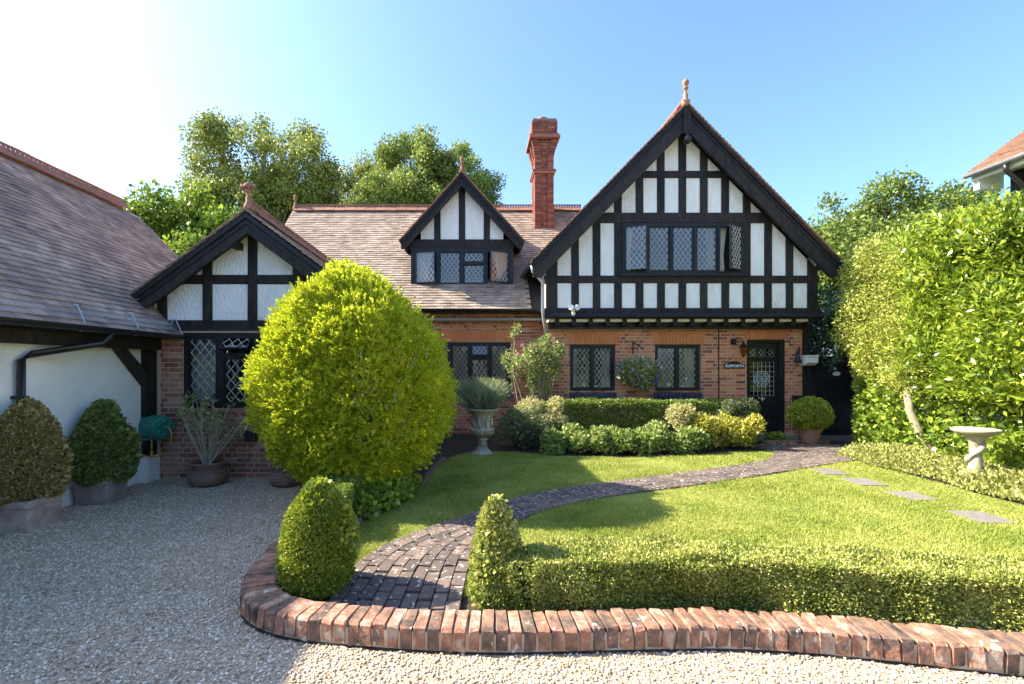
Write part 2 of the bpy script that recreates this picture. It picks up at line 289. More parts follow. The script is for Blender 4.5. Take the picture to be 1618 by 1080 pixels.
def box_pts(x0, x1, y0, y1, z0, z1, n, depth=0.05, lump=0.03, k=7, seed=2):
    a = np.array([(x1-x0)*(y1-y0), (x1-x0)*(z1-z0), (x1-x0)*(z1-z0)*0.6, (y1-y0)*(z1-z0), (y1-y0)*(z1-z0)]); f = RNG.choice(5, n, p=a/a.sum())
    u, v, w = RNG.random(n), RNG.random(n), RNG.random(n)
    P = np.stack([x0+(x1-x0)*u, y0+(y1-y0)*v, z0+(z1-z0)*w], 1); N = np.zeros((n, 3))
    for i, (ax, val, sg) in enumerate([(2, z1, 1), (1, y0, -1), (1, y1, 1), (0, x0, -1), (0, x1, 1)]):
        m = f == i; P[m, ax] = val; N[m, ax] = sg
    c = np.array([(x0+x1)/2, (y0+y1)/2, (z0+z1)/2]); h = np.array([(x1-x0)/2, (y1-y0)/2, (z1-z0)/2])
    q = (np.abs((P-c)/h)**8).sum(1)**(-1/8); P = c + (P-c)*np.minimum(1, q*1.02)[:, None]
    return P + N*(lump*wob(P, k, seed) - depth*RNG.random(n)**1.5)[:, None], N
def blob_pts(sph, n, flat=1.0, shell=0.35):
    S = np.array(sph, float); a = S[:, 3]**2; i = RNG.choice(len(S), n, p=a/a.sum()); d = unitv(RNG.normal(size=(n, 3)))
    r = S[i, 3]*(1 - shell*RNG.random(n)**1.6 + 0.08*RNG.normal(size=n)); P = S[i, :3] + d*np.stack([r, r, r*flat], 1)
    return P, d
def foliage(name, P, N, L, mat, parent=None, org=None, wr=0.45, out=0.8, up=0.3, rnd=0.8, fold=0.15, lj=0.35):
    n = len(P); D = N*out + np.array([0, 0, up]) + RNG.normal(size=(n, 3))*rnd
    V, F = leaves(P, D, L*RNG.uniform(1-lj, 1+lj, n), wr, fold)
    return np_obj(name, V, F, mat, parent, org)

# ================================================================== GROUND
def gz(y): return -0.02*max(0.0, y-2.5)                      # the drive falls a little towards the house
mb = MB(); mb.add([(-600,-600,-0.3),(600,-600,-0.3),(600,900,-0.3),(-600,900,-0.3)], [(0,1,2,3)])
tag(mb.build('ground', 'land'), None, kind='structure')
mb = MB(); ys = [-12, 2.5, 4, 6, 9, 13]
for i in range(len(ys)-1):
    mb.add([(-14,ys[i],gz(ys[i])),(14,ys[i],gz(ys[i])),(14,ys[i+1],gz(ys[i+1])),(-14,ys[i+1],gz(ys[i+1]))], [(0,1,2,3)])
tag(mb.build('gravel_drive', 'gravel'), None, kind='structure')
# outer line of the brick edging (top front edge), left end to right end
KERB = [(-1.74,5.6),(-1.72,4.9),(-1.70,4.3),(-1.67,3.9),(-1.64,3.55),(-1.59,3.28),(-1.50,3.07),(-1.36,2.93),(-1.15,2.82),(-0.9,2.76),(-0.6,2.715),(-0.3,2.68),(0.1,2.655),(0.5,2.67),(1.0,2.69),(1.4,2.70),(1.8,2.665),(2.15,2.60),(2.5,2.525),(2.8,2.46),(3.3,2.36),(4.0,2.24)]
def resample(pts, step):
    out = [Vector((*pts[0], 0))]; acc = 0
    for a, b in zip(pts, pts[1:]):
        a, b = Vector((*a, 0)), Vector((*b, 0)); d = (b-a).length; t = step-acc
        while t <= d: out.append(a+(b-a)*(t/d)); t += step
        acc = d-(t-step)
    return out
def smooth_poly(pts, it=2):
    for _ in range(it):
        q = [pts[0]]
        for a, b in zip(pts, pts[1:]): q += [(a[0]*.75+b[0]*.25, a[1]*.75+b[1]*.25), (a[0]*.25+b[0]*.75, a[1]*.25+b[1]*.75)]
        pts = q+[pts[-1]]
    return pts
KS = smooth_poly(KERB)
garden = [p for p in KS] + [(9.5, 2.2), (9.5, 11.3), (-1.72, 11.3), (-1.72, 7.2)]
mb = MB(); mb.prism(garden, -0.25, 0.006, 'z'); tag(mb.build('flower_bed', 'soil'), None, kind='structure')
# pebbles
n = 120000; u = RNG.random(n); Y = 2.2*(7.3/2.2)**(u**0.8); X = RNG.uniform(-5.0, 4.2, n)
ok = ~in_poly(np.stack([X, Y], 1), [(p[0]-0.0, p[1]) for p in garden]) & (np.abs(X) < Y*1.25+0.4) & (X > -4.8); X, Y = X[ok], Y[ok]; n = len(X)
r = RNG.uniform(0.0045, 0.0115, n); Z = -0.02*np.maximum(0, Y-2.5)
oc = np.array([(1,0,0),(0,1,0),(-1,0,0),(0,-1,0),(0,0,1),(0,0,-1)], float); fc = np.array([(0,1,4),(1,2,4),(2,3,4),(3,0,4),(1,0,5),(2,1,5),(3,2,5),(0,3,5)])
sc = r[:, None]*np.stack([RNG.uniform(.8,1.6,n), RNG.uniform(.7,1.1,n), RNG.uniform(.5,.85,n)], 1); an = RNG.uniform(0, 6.28, n); tl = RNG.normal(0, .35, n)
v = oc[None]*sc[:, None, :]; v = v + RNG.normal(0, .12, v.shape)*r[:, None, None]
x, y, z = v[..., 0], v[..., 1], v[..., 2]; ct, st = np.cos(tl)[:, None], np.sin(tl)[:, None]; x, z = x*ct - z*st, x*st + z*ct
ca, sa = np.cos(an)[:, None], np.sin(an)[:, None]; V = np.stack([x*ca-y*sa+X[:, None], x*sa+y*ca+Y[:, None], z+Z[:, None]+r[:, None]*0.35], 2).reshape(-1, 3)
F = (fc[None]+6*np.arange(n)[:, None, None]).reshape(-1, 3)
tag(np_obj('gravel', V, F, 'pebble'), 'loose pale and brown pea gravel covering the drive', 'gravel', kind='stuff')
# ---------------- path outline
PL = smooth_poly([(-0.99,3.0),(-0.97,3.5),(-0.92,3.9),(-0.78,4.22),(-0.47,4.62),(-0.03,5.1),(0.46,5.68),(1.04,6.08),(1.6,6.36),(2.32,6.68),(3.17,7.07),(4.25,7.58),(4.9,8.0),(5.28,8.45),(5.5,8.9)])
PR = smooth_poly([(-0.10,2.95),(-0.07,3.45),(-0.03,3.95),(0.10,4.4),(0.39,4.82),(0.62,5.12),(1.04,5.48),(1.61,5.82),(2.26,6.1),(3.0,6.4),(3.85,6.8),(4.64,7.2),(5.67,7.72),(6.6,8.15),(7.4,8.6)])
path_poly = PL + [(5.5, 9.6), (8.6, 9.6), (8.6, 8.75)] + PR[::-1]
lawn_poly = smooth_poly([(-1.0,3.35),(-1.28,4.2),(-1.16,4.7),(-1.10,5.05),(-0.9,5.55),(-0.68,6.14),(-0.6,7.2),(-0.45,8.3),(0.0,8.9),(0.6,8.85),(1.23,8.5),(2.19,8.33),(3.3,8.36),(4.3,8.6),(5.2,8.95),(5.7,8.9)], 1) + \
    [(7.0,8.5)] + smooth_poly([(6.68,8.27),(6.36,7.5),(6.26,6.87),(6.25,6.24),(6.2,5.85),(6.2,5.0),(6.2,3.4)], 1) + [(4.5,3.15),(2.5,3.3),(0.35,3.35),(-0.2,3.3)]
mb = MB(); mb.prism(lawn_poly, -0.02, 0.014, 'z'); lawn = tag(mb.build('lawn', 'lawn'), None, kind='structure')
n = 330000; P = np.stack([RNG.uniform(-1.3, 7, n), 3.2*(9.1/3.2)**RNG.random(n)], 1)
P = P[in_poly(P, lawn_poly) & ~in_poly(P, path_poly)]; P = P[~((np.abs(P[:, 0]-5.28) < .175) & np.any([np.abs(P[:, 1]-y) < .195 for y in (5.02, 5.83, 6.53, 7.15)], axis=0))]; n = len(P)
hh = RNG.uniform(0.014, 0.034, n)*(1+0.3*wob(np.c_[P, P[:, :1]*0], 3, 5)); a = RNG.uniform(0, 6.28, n); w = 0.0035+0.0007*P[:, 1]/3
B = np.c_[P, np.full(n, 0.012)]; S = np.c_[np.cos(a), np.sin(a), np.zeros(n)]*w[:, None]; T = np.c_[RNG.normal(0, .5, n)*hh, RNG.normal(0, .5, n)*hh, hh]
V = np.stack([B-S, B+S, B+T], 1).reshape(-1, 3)
tag(np_obj('grass', V, np.arange(3*n).reshape(-1, 3), 'grass'), 'short mown bright green lawn grass', 'grass', kind='stuff')
# ---------------- brick path: courses running along the path
def rs(pts, m):
    P = np.array(pts); s = np.r_[0, np.cumsum(np.linalg.norm(np.diff(P, axis=0), axis=1))]; t = np.linspace(0, s[-1], m)
    return np.stack([np.interp(t, s, P[:, 0]), np.interp(t, s, P[:, 1])], 1)
NP = 400; LL, RR = rs(PL, NP), rs(PR, NP); mid = (LL+RR)/2; smid = np.r_[0, np.cumsum(np.linalg.norm(np.diff(mid, axis=0), axis=1))]
mb = MB(); mb.prism(path_poly, -0.02, 0.018, 'z'); path = tag(mb.build('path', 'soil'), None, kind='structure')
def path_at(s, q):
    a = np.array([np.interp(s, smid, LL[:, i]) for i in (0, 1)]); b = np.array([np.interp(s, smid, RR[:, i]) for i in (0, 1)]); return a+(b-a)*q
pb = []
rows = 9
for j in range(rows):
    s = 0.03 + (0.11 if j % 2 else 0)
    while s < smid[-1]-0.1:
        q = (j+0.5)/rows; c = path_at(s+0.1, q); d = path_at(s+0.2, q)-path_at(s, q); wd = np.linalg.norm(path_at(s+0.1, (j+1)/rows)-path_at(s+0.1, j/rows))
        pb.append((c[0], c[1], math.atan2(d[1], d[0]), np.linalg.norm(d)*1.0, wd)); s += 0.218
for iy in range(8):                                           # paved apron before the door and gate
    for ix in range(15):
        x = 5.55+ix*0.222+(0.11 if iy % 2 else 0); y = 8.78+iy*0.105
        if not (x < 6.0 and y < 8.95) and y > 8.0+0.5*(x-5.5)*0.55+0.25: pb.append((x, y, 0, 0.21, 0.1))
pb.sort(key=lambda t: t[1]); vs = [unit_brick('path_brick_%d' % k, 'brick_path', 0.10, 0.025, k) for k in range(5)]
for x, y, a, l, w in pb[:300]:
    piece('brick', random.choice(vs), path, (x, y, 0.012+random.uniform(-.004, .004)), (l*0.975, w*0.93, 0.05), rot=(random.uniform(-.025, .025), random.uniform(-.02, .02), a+random.uniform(-.02, .02)))
rest = pb[300:]; C = np.array([(x, y, 0.012+random.uniform(-.004, .004)) for x, y, *_ in rest]); H = np.array([(l*.487, w*.46, .025) for *_, l, w in rest])
R = np.array([[(math.cos(a), -math.sin(a), 0), (math.sin(a), math.cos(a), 0), (0, 0, 1)] for _, _, a, _, _ in rest])
tag(np_obj('paving_bricks', *boxes_np(C, H, R), 'brick_path', path), 'brick paving further along the path', kind='stuff')
# ---------------- brick-on-edge kerb
kerb = thing('brick_edging', (0, 2.7, 0), 'curved edging of worn red bricks on edge between gravel and hedge', 'edging')
kp = resample(KS, 0.0775); kv = [unit_brick('kerb_brick_%d' % k, 'brick_kerb', 0.16, 0.05, 20+k) for k in range(8)]
bed = MB(); inner = []
for i in range(len(kp)-1):
    a, b = kp[i], kp[i+1]; t = (b-a).normalized(); nrm = Vector((-t.y, t.x, 0))
    if nrm.y < 0 and abs(t.x) > .5: nrm = -nrm
    c = (a+b)/2 + nrm*0.112; tilt = 0.10 if 1.0 < c.x < 1.75 and i % 3 else 0
    gap = 0.94 if random.random() > .1 else 0.8
    piece('brick', random.choice(kv), kerb, (c.x, c.y, 0.072+random.uniform(-.006, .006)), (0.0775*gap*random.uniform(.93, 1.0), 0.222*random.uniform(.96, 1.02), 0.128),
          rot=(random.uniform(-.04, .04), tilt+random.uniform(-.04, .04), math.atan2(t.y, t.x)+random.uniform(-.03, .03)))
    m0, m1 = a+nrm*0.012, b+nrm*0.012; n0, n1 = a+nrm*0.21, b+nrm*0.21
    bed.add([(m0.x,m0.y,-.05),(m1.x,m1.y,-.05),(n1.x,n1.y,-.05),(n0.x,n0.y,-.05),(m0.x,m0.y,.105),(m1.x,m1.y,.105),(n1.x,n1.y,.11),(n0.x,n0.y,.11)], [(4,5,6,7),(0,1,5,4),(2,3,7,6)])
bed.build('mortar_bed', 'mortar', kerb)
# thin edging between the lawn and the cypress bed
ed = thing('lawn_edging', (-0.9, 5.5, 0), 'low thin dark edging curving along the lawn beside the cypress bed', 'edging')
ep = resample(smooth_poly([(-1.25,4.25),(-1.19,4.7),(-1.13,5.05),(-0.93,5.55),(-0.71,6.14),(-0.63,7.2),(-0.48,8.25)]), 0.30); ev = unit_brick('edging_block', 'bark', 0.1, 0.03, 55)
for a, b in zip(ep, ep[1:]):
    c = (a+b)/2; d = b-a; piece('edging_block', ev, ed, (c.x, c.y, 0.02), (d.length*.97, 0.06, 0.11), math.atan2(d.y, d.x))
# stepping stones
for i, y in enumerate((5.02, 5.83, 6.53, 7.15)):
    mb = MB(); hw, hd = 0.19, 0.215; mb.prism([(5.28-hw,y-hd+.02),(5.28+hw-.03,y-hd),(5.28+hw,y+hd-.03),(5.28-hw+.03,y+hd)], -0.01, 0.026, 'z')
    tag(mb.build('stepping_stone', 'slab', org=None), ['stone stepping slab in the lawn nearest the front hedge', 'second stepping slab counted from the front hedge', 'third stepping slab counted from the front hedge', 'farthest stepping slab in the lawn, close to the brick path'][i], 'paving slab', 'stepping stones in the lawn')

# ================================================================== BUILDING HELPERS
def wall_cells(mb, x0, x1, z0, z1, y0, y1, holes):
    xs = sorted({x0, x1, *[min(max(h[i], x0), x1) for h in holes for i in (0, 1)]}); zs = sorted({z0, z1, *[min(max(h[i], z0), z1) for h in holes for i in (2, 3)]})
    for a, b in zip(xs, xs[1:]):
        for c, d in zip(zs, zs[1:]):
            cx, cz = (a+b)/2, (c+d)/2
            if not any(h[0] < cx < h[1] and h[2] < cz < h[3] for h in holes): mb.box(a, b, y0, y1, c, d)
def brick_rects(x0, x1, z0, z1, holes, course=0.075, ln=0.212, hd=0.1, jt=0.0135):
    out = []; z = z0; k = 0
    while z + course*0.5 < z1:
        x = x0 - (0.055 if k % 2 else 0.215); j = k % 2; zt = min(z+course-jt, z1)
        while x < x1:
            l = ln if j % 2 == 0 else hd; a, b = max(x, x0), min(x+l, x1); j += 1; x += l+jt
            segs = [(a, b)] if b-a > 0.02 else []
            for h in holes:
                if h[2] < (z+zt)/2 < h[3]:
                    ns = []
                    for a, b in segs:
                        if b <= h[0] or a >= h[1]: ns.append((a, b)); continue
                        if a < h[0]-0.015: ns.append((a, h[0]))
                        if b > h[1]+0.015: ns.append((h[1], b))
                    segs = ns
            out += [(a, b, z, zt) for a, b in segs if b-a > 0.02]
        z += course; k += 1
    return out
def brick_wall(name, parent, x0, x1, z0, z1, y, holes, mat='brick', label=None):
    """mortar wall with openings, bricks proud of it as one joined part"""
    mb = MB(); wall_cells(mb, x0, x1, z0, z1, y, y+0.25, holes); w = mb.build(name, 'mortar', parent)
    R = brick_rects(x0, x1, z0, z1, holes); C = np.array([((a+b)/2, y+0.009+random.uniform(-.002, .002), (c+d)/2) for a, b, c, d in R]); H = np.array([((b-a)/2, 0.012, (d-c)/2) for a, b, c, d in R])
    tag(np_obj('bricks', *boxes_np(C, H), mat, w), label, kind='stuff'); return w
def tile_field(O, U, V, width, length, keep=None, gauge=0.1, tw=0.165):
    """clay tiles laid up a slope: returns centres, half sizes, axes"""
    O, U, V = np.array(O, float), np.array(U, float), np.array(V, float); N = np.cross(U, V); C, H, R = [], [], []
    nr = int(length/gauge); nc = int(width/tw)+1; th = 0.15
    for j in range(nr+1):
        off = (tw/2 if j % 2 else 0)
        for i in range(nc+1):
            u = i*tw-off+tw/2; v = j*gauge
            a, b = max(u-tw/2, 0), min(u+tw/2, width)
            if b-a < 0.03: continue
            u = (a+b)/2; p = O+U*u+V*v
            if keep is not None and not keep(p+V*0.05): continue
            t = th+random.gauss(0, .012); Vt = V*math.cos(t)-N*math.sin(t); Nt = np.cross(U, Vt)
            s = random.gauss(0, .008); Us = U*math.cos(s)+Vt*math.sin(s); Vs = np.cross(Nt, Us)
            C.append(p+Vs*0.085+N*(0.026+random.gauss(0, .0015))); H.append(((b-a)/2-.0012, 0.09, 0.007)); R.append(np.stack([Us, Vs, Nt], 1))
    return np.array(C), np.array(H), np.array(R)
def slope_board(mb, O, U, V, width, length, th=0.05, hole=None):
    O, U, V = Vector(O), Vector(U), Vector(V); N = U.cross(V)
    rects = [(0, width, 0, length)]
    if hole: a, b, c, d = hole; rects = [(0, a, 0, length), (b, width, 0, length), (a, b, 0, c), (a, b, d, length)]
    for a, b, c, d in rects:
        q = [O+U*a+V*c, O+U*b+V*c, O+U*b+V*d, O+U*a+V*d]; mb.add([p-N*th for p in q]+[p for p in q], [(0,3,2,1),(4,5,6,7),(0,1,5,4),(1,2,6,5),(2,3,7,6),(3,0,4,7)])
CREST = {}
def crest_mesh(L=0.3, h=0.11):
    if 'c' in CREST: return CREST['c']
    mb = MB(); mb.prism([(-.12,-.10),(0,.012),(.12,-.10),(.12,-.085),(0.02,.03),(-.02,.03),(-.12,-.085)], -L/2+.004, L/2-.004, 'x')
    mb.box(-L/2+.004, L/2-.004, -.014, .014, .012, .04); mb.box(-L/2+.002, L/2-.002, -.017, .017, h-.028, h)
    for k in range(4): x = -L/2+L*(k+.5)/4; mb.box(x-.022, x+.022, -.013, .013, .04, h-.028)
    me = bpy.data.meshes.new('ridge_crest'); me.from_pydata(mb.v, [], mb.f); me.materials.append(M['ridge']); CREST['c'] = me; return me
def crest_run(parent, a, b, L=0.3):
    a, b = Vector(a), Vector(b); d = b-a; n = int(d.length/L); rz = math.atan2(d.y, d.x)
    for i in range(n): piece('ridge_tile', crest_mesh(), parent, a+d.normalized()*(i+.5)*L+Vector((0, 0, random.uniform(-.004, .004))), rotz=rz+random.uniform(-.01, .01))
def finial(parent, x, y, z, h=0.45, cross=False, name='finial', mat='ridge'):
    k = h/0.45; mb = MB(); mb.lathe([(.075*k,-.05*k),(.07*k,.05*k),(.04*k,.10*k),(.045*k,.16*k),(.028*k,.19*k),(.026*k,.26*k),(.05*k,.275*k),(.05*k,.295*k),(.028*k,.31*k),(.04*k,.33*k),(.06*k,.37*k),(.055*k,.41*k),(.03*k,.44*k),(.006*k,.455*k)], x, y, z, 12)
    if cross:
        for s in (-1, 1): mb.tube([(x, y, z+.36*k), (x+s*.07*k, y, z+.35*k), (x+s*.13*k, y, z+.37*k)], [.035*k, .03*k, .045*k], 8); mb.tube([(x, y, z+.36*k), (x, y+s*.1*k, z+.36*k)], [.03*k, .04*k], 8)
    return mb.build(name, mat, parent, smooth=True)
def diamonds(w, h, px, pz):
    out = []
    for i in range(-1, int(2*w/px)+3):
        for j in range(-1, int(2*h/pz)+3):
            if (i+j) % 2: continue
            cx, cz = i*px/2, j*pz/2; p = [(cx-px/2, cz), (cx, cz-pz/2), (cx+px/2, cz), (cx, cz+pz/2)]
            for q in ((-1,0,0),(1,0,w),(0,-1,0),(0,1,h)): p = clip(p, *q) if len(p) > 2 else []
            if area(p) > 2e-4: out.append(p)
    return out
def lattice(mb, w, h, px, pz, y, r=0.0062):
    def seg(c, s):                                            # z = s*(pz/px)*x + c, clipped to the light
        k = s*pz/px; pts = []
        for x in (0, w):
            z = k*x+c
            if 0 <= z <= h: pts.append((x, z))
        for z in (0, h):
            x = (z-c)/k
            if 0 < x < w: pts.append((x, z))
        if len(pts) >= 2 and math.dist(pts[0], pts[1]) > .02: mb.tube([(pts[0][0], y, pts[0][1]), (pts[1][0], y, pts[1][1])], r, 4)
    m = int(h/pz+w/px)+3
    for i in range(-m, m+1): seg((i+.5)*pz, 1); seg((i+.5)*pz, -1)
def window(parent, x0, x1, z0, z1, y, lights, px=0.115, pz=0.155, fr=0.055, single=False, label=None, mat='black', split=True):
    """frame part; casements, panes, leadwork and curtains are its sub-parts. lights: dict x0,x1,z0,z1,open,hinge,curtain"""
    mb = MB(); yo, yi = y-0.012, y+0.09
    holes = [(l['x0'], l['x1'], l['z0'], l['z1']) for l in lights]
    wall_cells(mb, x0, x1, z0, z1, yo, yi, holes); w = mb.build('window', mat, parent)
    if label: w['label'] = label
    for l in lights:
        lw, lh = l['x1']-l['x0'], l['z1']-l['z0']; c = 0.03; ang = math.radians(l.get('open', 0)); hg = l.get('hinge', 'L')
        base = Matrix.Translation((l['x0'], y+0.02, l['z0']))
        if hg == 'L': T = base @ Matrix.Rotation(-ang, 4, 'Z')
        elif hg == 'R': T = base @ Matrix.Translation((lw, 0, 0)) @ Matrix.Rotation(ang, 4, 'Z') @ Matrix.Translation((-lw, 0, 0))
        else: T = base @ Matrix.Translation((0, 0, lh)) @ Matrix.Rotation(-ang, 4, 'X') @ Matrix.Translation((0, 0, -lh))
        if ang: T = Matrix.Translation((0, -0.03, 0)) @ T
        mb = MB(); wall_cells(mb, 0.004, lw-.004, 0.004, lh-.004, -.018, .02, [(c, lw-c, c, lh-c)]); mb.xf(T).build('casement', mat, w)
        gw, gh = lw-2*c, lh-2*c; G = T @ Matrix.Translation((c, 0, c)); dm = diamonds(gw, gh, px, pz); allp = MB()
        for p in dm:
            cx = sum(q[0] for q in p)/len(p); cz = sum(q[1] for q in p)/len(p); ax, az = random.gauss(0, .006), random.gauss(0, .006)
            vs = [(q[0], ax*(q[0]-cx)+az*(q[1]-cz), q[1]) for q in p]
            if single: MB().add(vs, [tuple(range(len(vs)))]).xf(G).build('pane', 'glass', w)
            else: allp.add(vs, [tuple(range(len(vs)))])
        if not single: allp.xf(G).build('pane', 'glass', w)
        mb = MB(); lattice(mb, gw, gh, px, pz, -.006); mb.xf(G).build('lead_lattice', 'lead', w)
        if l.get('curtain'):
            a, b = l['curtain']; n = 26; vs, fs = [], []; left = a+b < 1.0 or (a == 0 and b == 1)
            for i in range(n+1):
                u = i/n; yy = y+0.17+0.018*math.sin(u*(b-a)*lw*80)
                for zf, tp in ((1.05, 1.0), (0.42, 0.72), (-0.05, 0.80)):
                    f = a+(b-a)*u*tp if left else b-(b-a)*(1-u)*tp
                    vs.append((l['x0']+lw*f, yy, l['z0']+lh*zf))
            for i in range(n): k = 3*i; fs += [(k, k+3, k+4, k+1), (k+1, k+4, k+5, k+2)]
            MB().add(vs, fs).build('curtain', 'curtain', w, smooth=True)
    return w
def even_lights(x0, x1, z0, z1, n, fr=0.06, mul=0.055, **k):
    w = (x1-x0-2*fr-(n-1)*mul)/n; return [dict(x0=x0+fr+i*(w+mul), x1=x0+fr+i*(w+mul)+w, z0=z0+fr, z1=z1-fr, **k) for i in range(n)]
def half_plane_tri(poly, xc, za, s):                          # keep what lies under the gable lines
    p = clip(poly, s, 1, za+s*xc); return clip(p, -s, 1, za-s*xc) if len(p) > 2 else p
def plaster_panel(parent, poly, y0, y1):
    """panel with a subdivided slightly wavy face would be wasted at this size: a chamfered slab"""
    if area(poly) < 0.004: return
    mb = MB(); mb.prism(poly, y0, y1); mb.build('plaster_panel', 'plaster', parent)
def timber(parent, poly, y0, y1, name='timber_post'):
    if area(poly) < 0.002: return
    mb = MB(); n = len(poly); cx = sum(p[0] for p in poly)/n; cz = sum(p[1] for p in poly)/n; e = 0.010
    ins = [(cx+(p[0]-cx)*(1-e/max(.03, abs(p[0]-cx)) if abs(p[0]-cx) > .02 else 1), cz+(p[1]-cz)*(1-e/max(.03, abs(p[1]-cz)) if abs(p[1]-cz) > .02 else 1)) for p in poly]
    vs = [(p[0], y0, p[1]) for p in ins]+[(p[0]+random.uniform(-.003, .003), y0+.010, p[1]) for p in poly]+[(p[0], y1, p[1]) for p in poly]
    fs = [tuple(range(n))]+[(i, i+n, (i+1) % n+n, (i+1) % n) for i in range(n)]+[(i+n, i+2*n, (i+1) % n+2*n, (i+1) % n+n) for i in range(n)]
    mb.add(vs, fs); mb.build(name, 'timber', parent)
def barge(parent, xc, za, s, xl, xr, width, y0, y1, name='barge_board'):
    """two raking boards meeting at the apex; za = top line at the apex, width measured vertically"""
    for sg, xe in ((-1, xl), (1, xr)):
        d = abs(xe-xc); p = [(xc, za), (xe, za-s*d), (xe, za-s*d-width*0.62), (xe-sg*width*0.35, za-s*(d-width*.35)-width), (xc, za-width)]
        MB().prism(p, y0, y1).build(name, 'timber', parent)
        MB().prism([(xc, za+.012), (xe+sg*.01, za-s*d+.012), (xe+sg*.01, za-s*d-.055), (xc, za-.055)], y0-.035, y0-.001).build('barge_moulding', 'black', parent)
        MB().prism([(xc, za-.10), (xe, za-s*d-.10), (xe, za-s*d-.135), (xc, za-.135)], y0-.018, y0-.001).build('barge_moulding', 'black', parent)
def gutter(parent, a, b, r=0.055, mat='plastic', name='gutter'):
    a, b = Vector(a), Vector(b); d = (b-a).normalized(); u = d.cross(Vector((0, 0, 1))); mb = MB(); prof = [(math.cos(math.pi+i*math.pi/8)*r, math.sin(math.pi+i*math.pi/8)*r) for i in range(9)]
    prof += [(p[0]*.88, p[1]*.88) for p in prof[::-1]]; n = len(prof)
    vs = [tuple(q+u*p[0]+Vector((0, 0, p[1]))) for q in (a, b) for p in prof]
    mb.add(vs, [tuple(range(n)), tuple(range(2*n-1, n-1, -1))]+[(i, (i+1) % n, (i+1) % n+n, i+n) for i in range(n)]); return mb.build(name, mat, parent)

# ================================================================== THE HOUSE
house = thing('house', (1.0, 11.0, 0), 'brick and black-and-white timbered house with clay tiled gables and dormer', 'house')
def tiles_part(parent, fields, mat='tile', name='tiles'):
    Vs = [boxes_np(*f) for f in fields if len(f[0])]; return tag(np_obj(name, *join(Vs), mat, parent), None, kind='stuff')
# ---- timbered gable wing
GX, GZ, GS, YG, YB = 4.42, 7.0, 1.02, 10.35, 10.7
gw = MB(); gw.box(1.56, 1.60, YG+.02, 11.3, 2.62, 3.95); gw.box(7.32, 7.36, YG+.02, 16.8, 2.62, 3.95); gw.box(1.6, 7.3, YG+.05, 16.6, 2.55, 2.62)
gable = gw.build('gable_wall', 'render', house)
cx = [1.93+.461*i for i in range(12)]; px_ = [1.93+.461*(i-.5) for i in range(13)]
zin = GZ-.33
rows_ = [(2.82, 3.37, range(12)), (3.53, 4.66, (0, 1, 2, 9, 10, 11)), (4.88, 5.63, range(1, 11)), (5.78, 6.75, range(3, 9))]
for z0, z1, ids in rows_:
    for i in ids: plaster_panel(gable, half_plane_tri(rect(cx[i]-.16, cx[i]+.16, z0-.01, z1+.01), GX, zin, GS), YG, YG+.06)
for k, (z0, z1, ids) in enumerate(rows_):
    for i in range(13):
        if k == 1 and 3 <= i <= 9:
            if i not in (3, 9): continue
        x0, x1 = px_[i]-.083, px_[i]+.083
        if i == 0: x0 = 1.535
        if i == 12: x1 = 7.375
        if k == 1 and i == 3: x1 += .02
        timber(gable, half_plane_tri(rect(x0, x1, z0-.02, z1+.02), GX, zin, GS), YG-.024+random.uniform(-.004, .004), YG+.07)
for z0, z1, pr in ((3.37, 3.53, .030), (4.66, 4.88, .036), (5.63, 5.78, .030)):
    timber(gable, half_plane_tri(rect(1.5, 7.4, z0, z1), GX, zin+.05, GS), YG-pr, YG+.08, 'timber_rail')
MB().box(1.5, 7.40, YG-.05, YG+.1, 2.70, 2.83).build('bressumer', 'timber', gable)
MB().prism([(YG-.13, 2.64), (YG-.10, 2.72), (YG+.1, 2.72), (YG+.1, 2.60), (YG-.09, 2.60)], 1.48, 7.43, 'x').build('jetty_moulding', 'black', gable)
MB().box(1.62, 7.3, YB-.10, YB-.02, 2.40, 2.605).build('jetty_plate', 'timber', gable)
MB().box(1.62, 7.3, YB-.14, YB-.101, 2.395, 2.445).build('jetty_plate', 'black', gable)
for i in range(16): x = 1.78+i*.365; MB().prism([(YG+.02, 2.47), (YG+.02, 2.598), (YB-.101, 2.598), (YB-.101, 2.45), (YG+.16, 2.45)], x-.045, x+.045, 'x').build('jetty_joist', 'timber', gable)
barge(gable, GX, GZ, GS, 1.22, 7.62, 0.46, 10.05, 10.12)
MB().box(GX-.075, GX+.075, 9.985, 10.013, 6.42, 6.93).build('king_post', 'timber', gable)
MB().lathe([(.012,.16),(.035,.13),(.03,.10),(.075,.06),(.085,0),(.06,-.06),(.012,-.085)], GX, 9.99, 6.28, 14).build('pendant', 'black', gable, smooth=True)
for s in (-1, 1): MB().box(GX+s*2.05-.05, GX+s*2.05+.05, 10.12, YG, 4.88, 4.98).build('purlin_end', 'timber', gable)
lt = even_lights(3.16, 5.77, 3.56, 4.64, 5); lt[0].update(open=22, hinge='L', curtain=(0, .5)); lt[4].update(open=35, hinge='R', curtain=(0, .55)); lt[3].update(curtain=(.6, 1))
window(house, 3.165, 5.765, 3.535, 4.655, YG-.035, lt, .105, .145, label='five-light leaded window in the large gable, outer casements ajar')
MB().box(3.08, 5.85, YG-.10, YG-.03, 3.515, 3.56).build('window_sill', 'black', house)
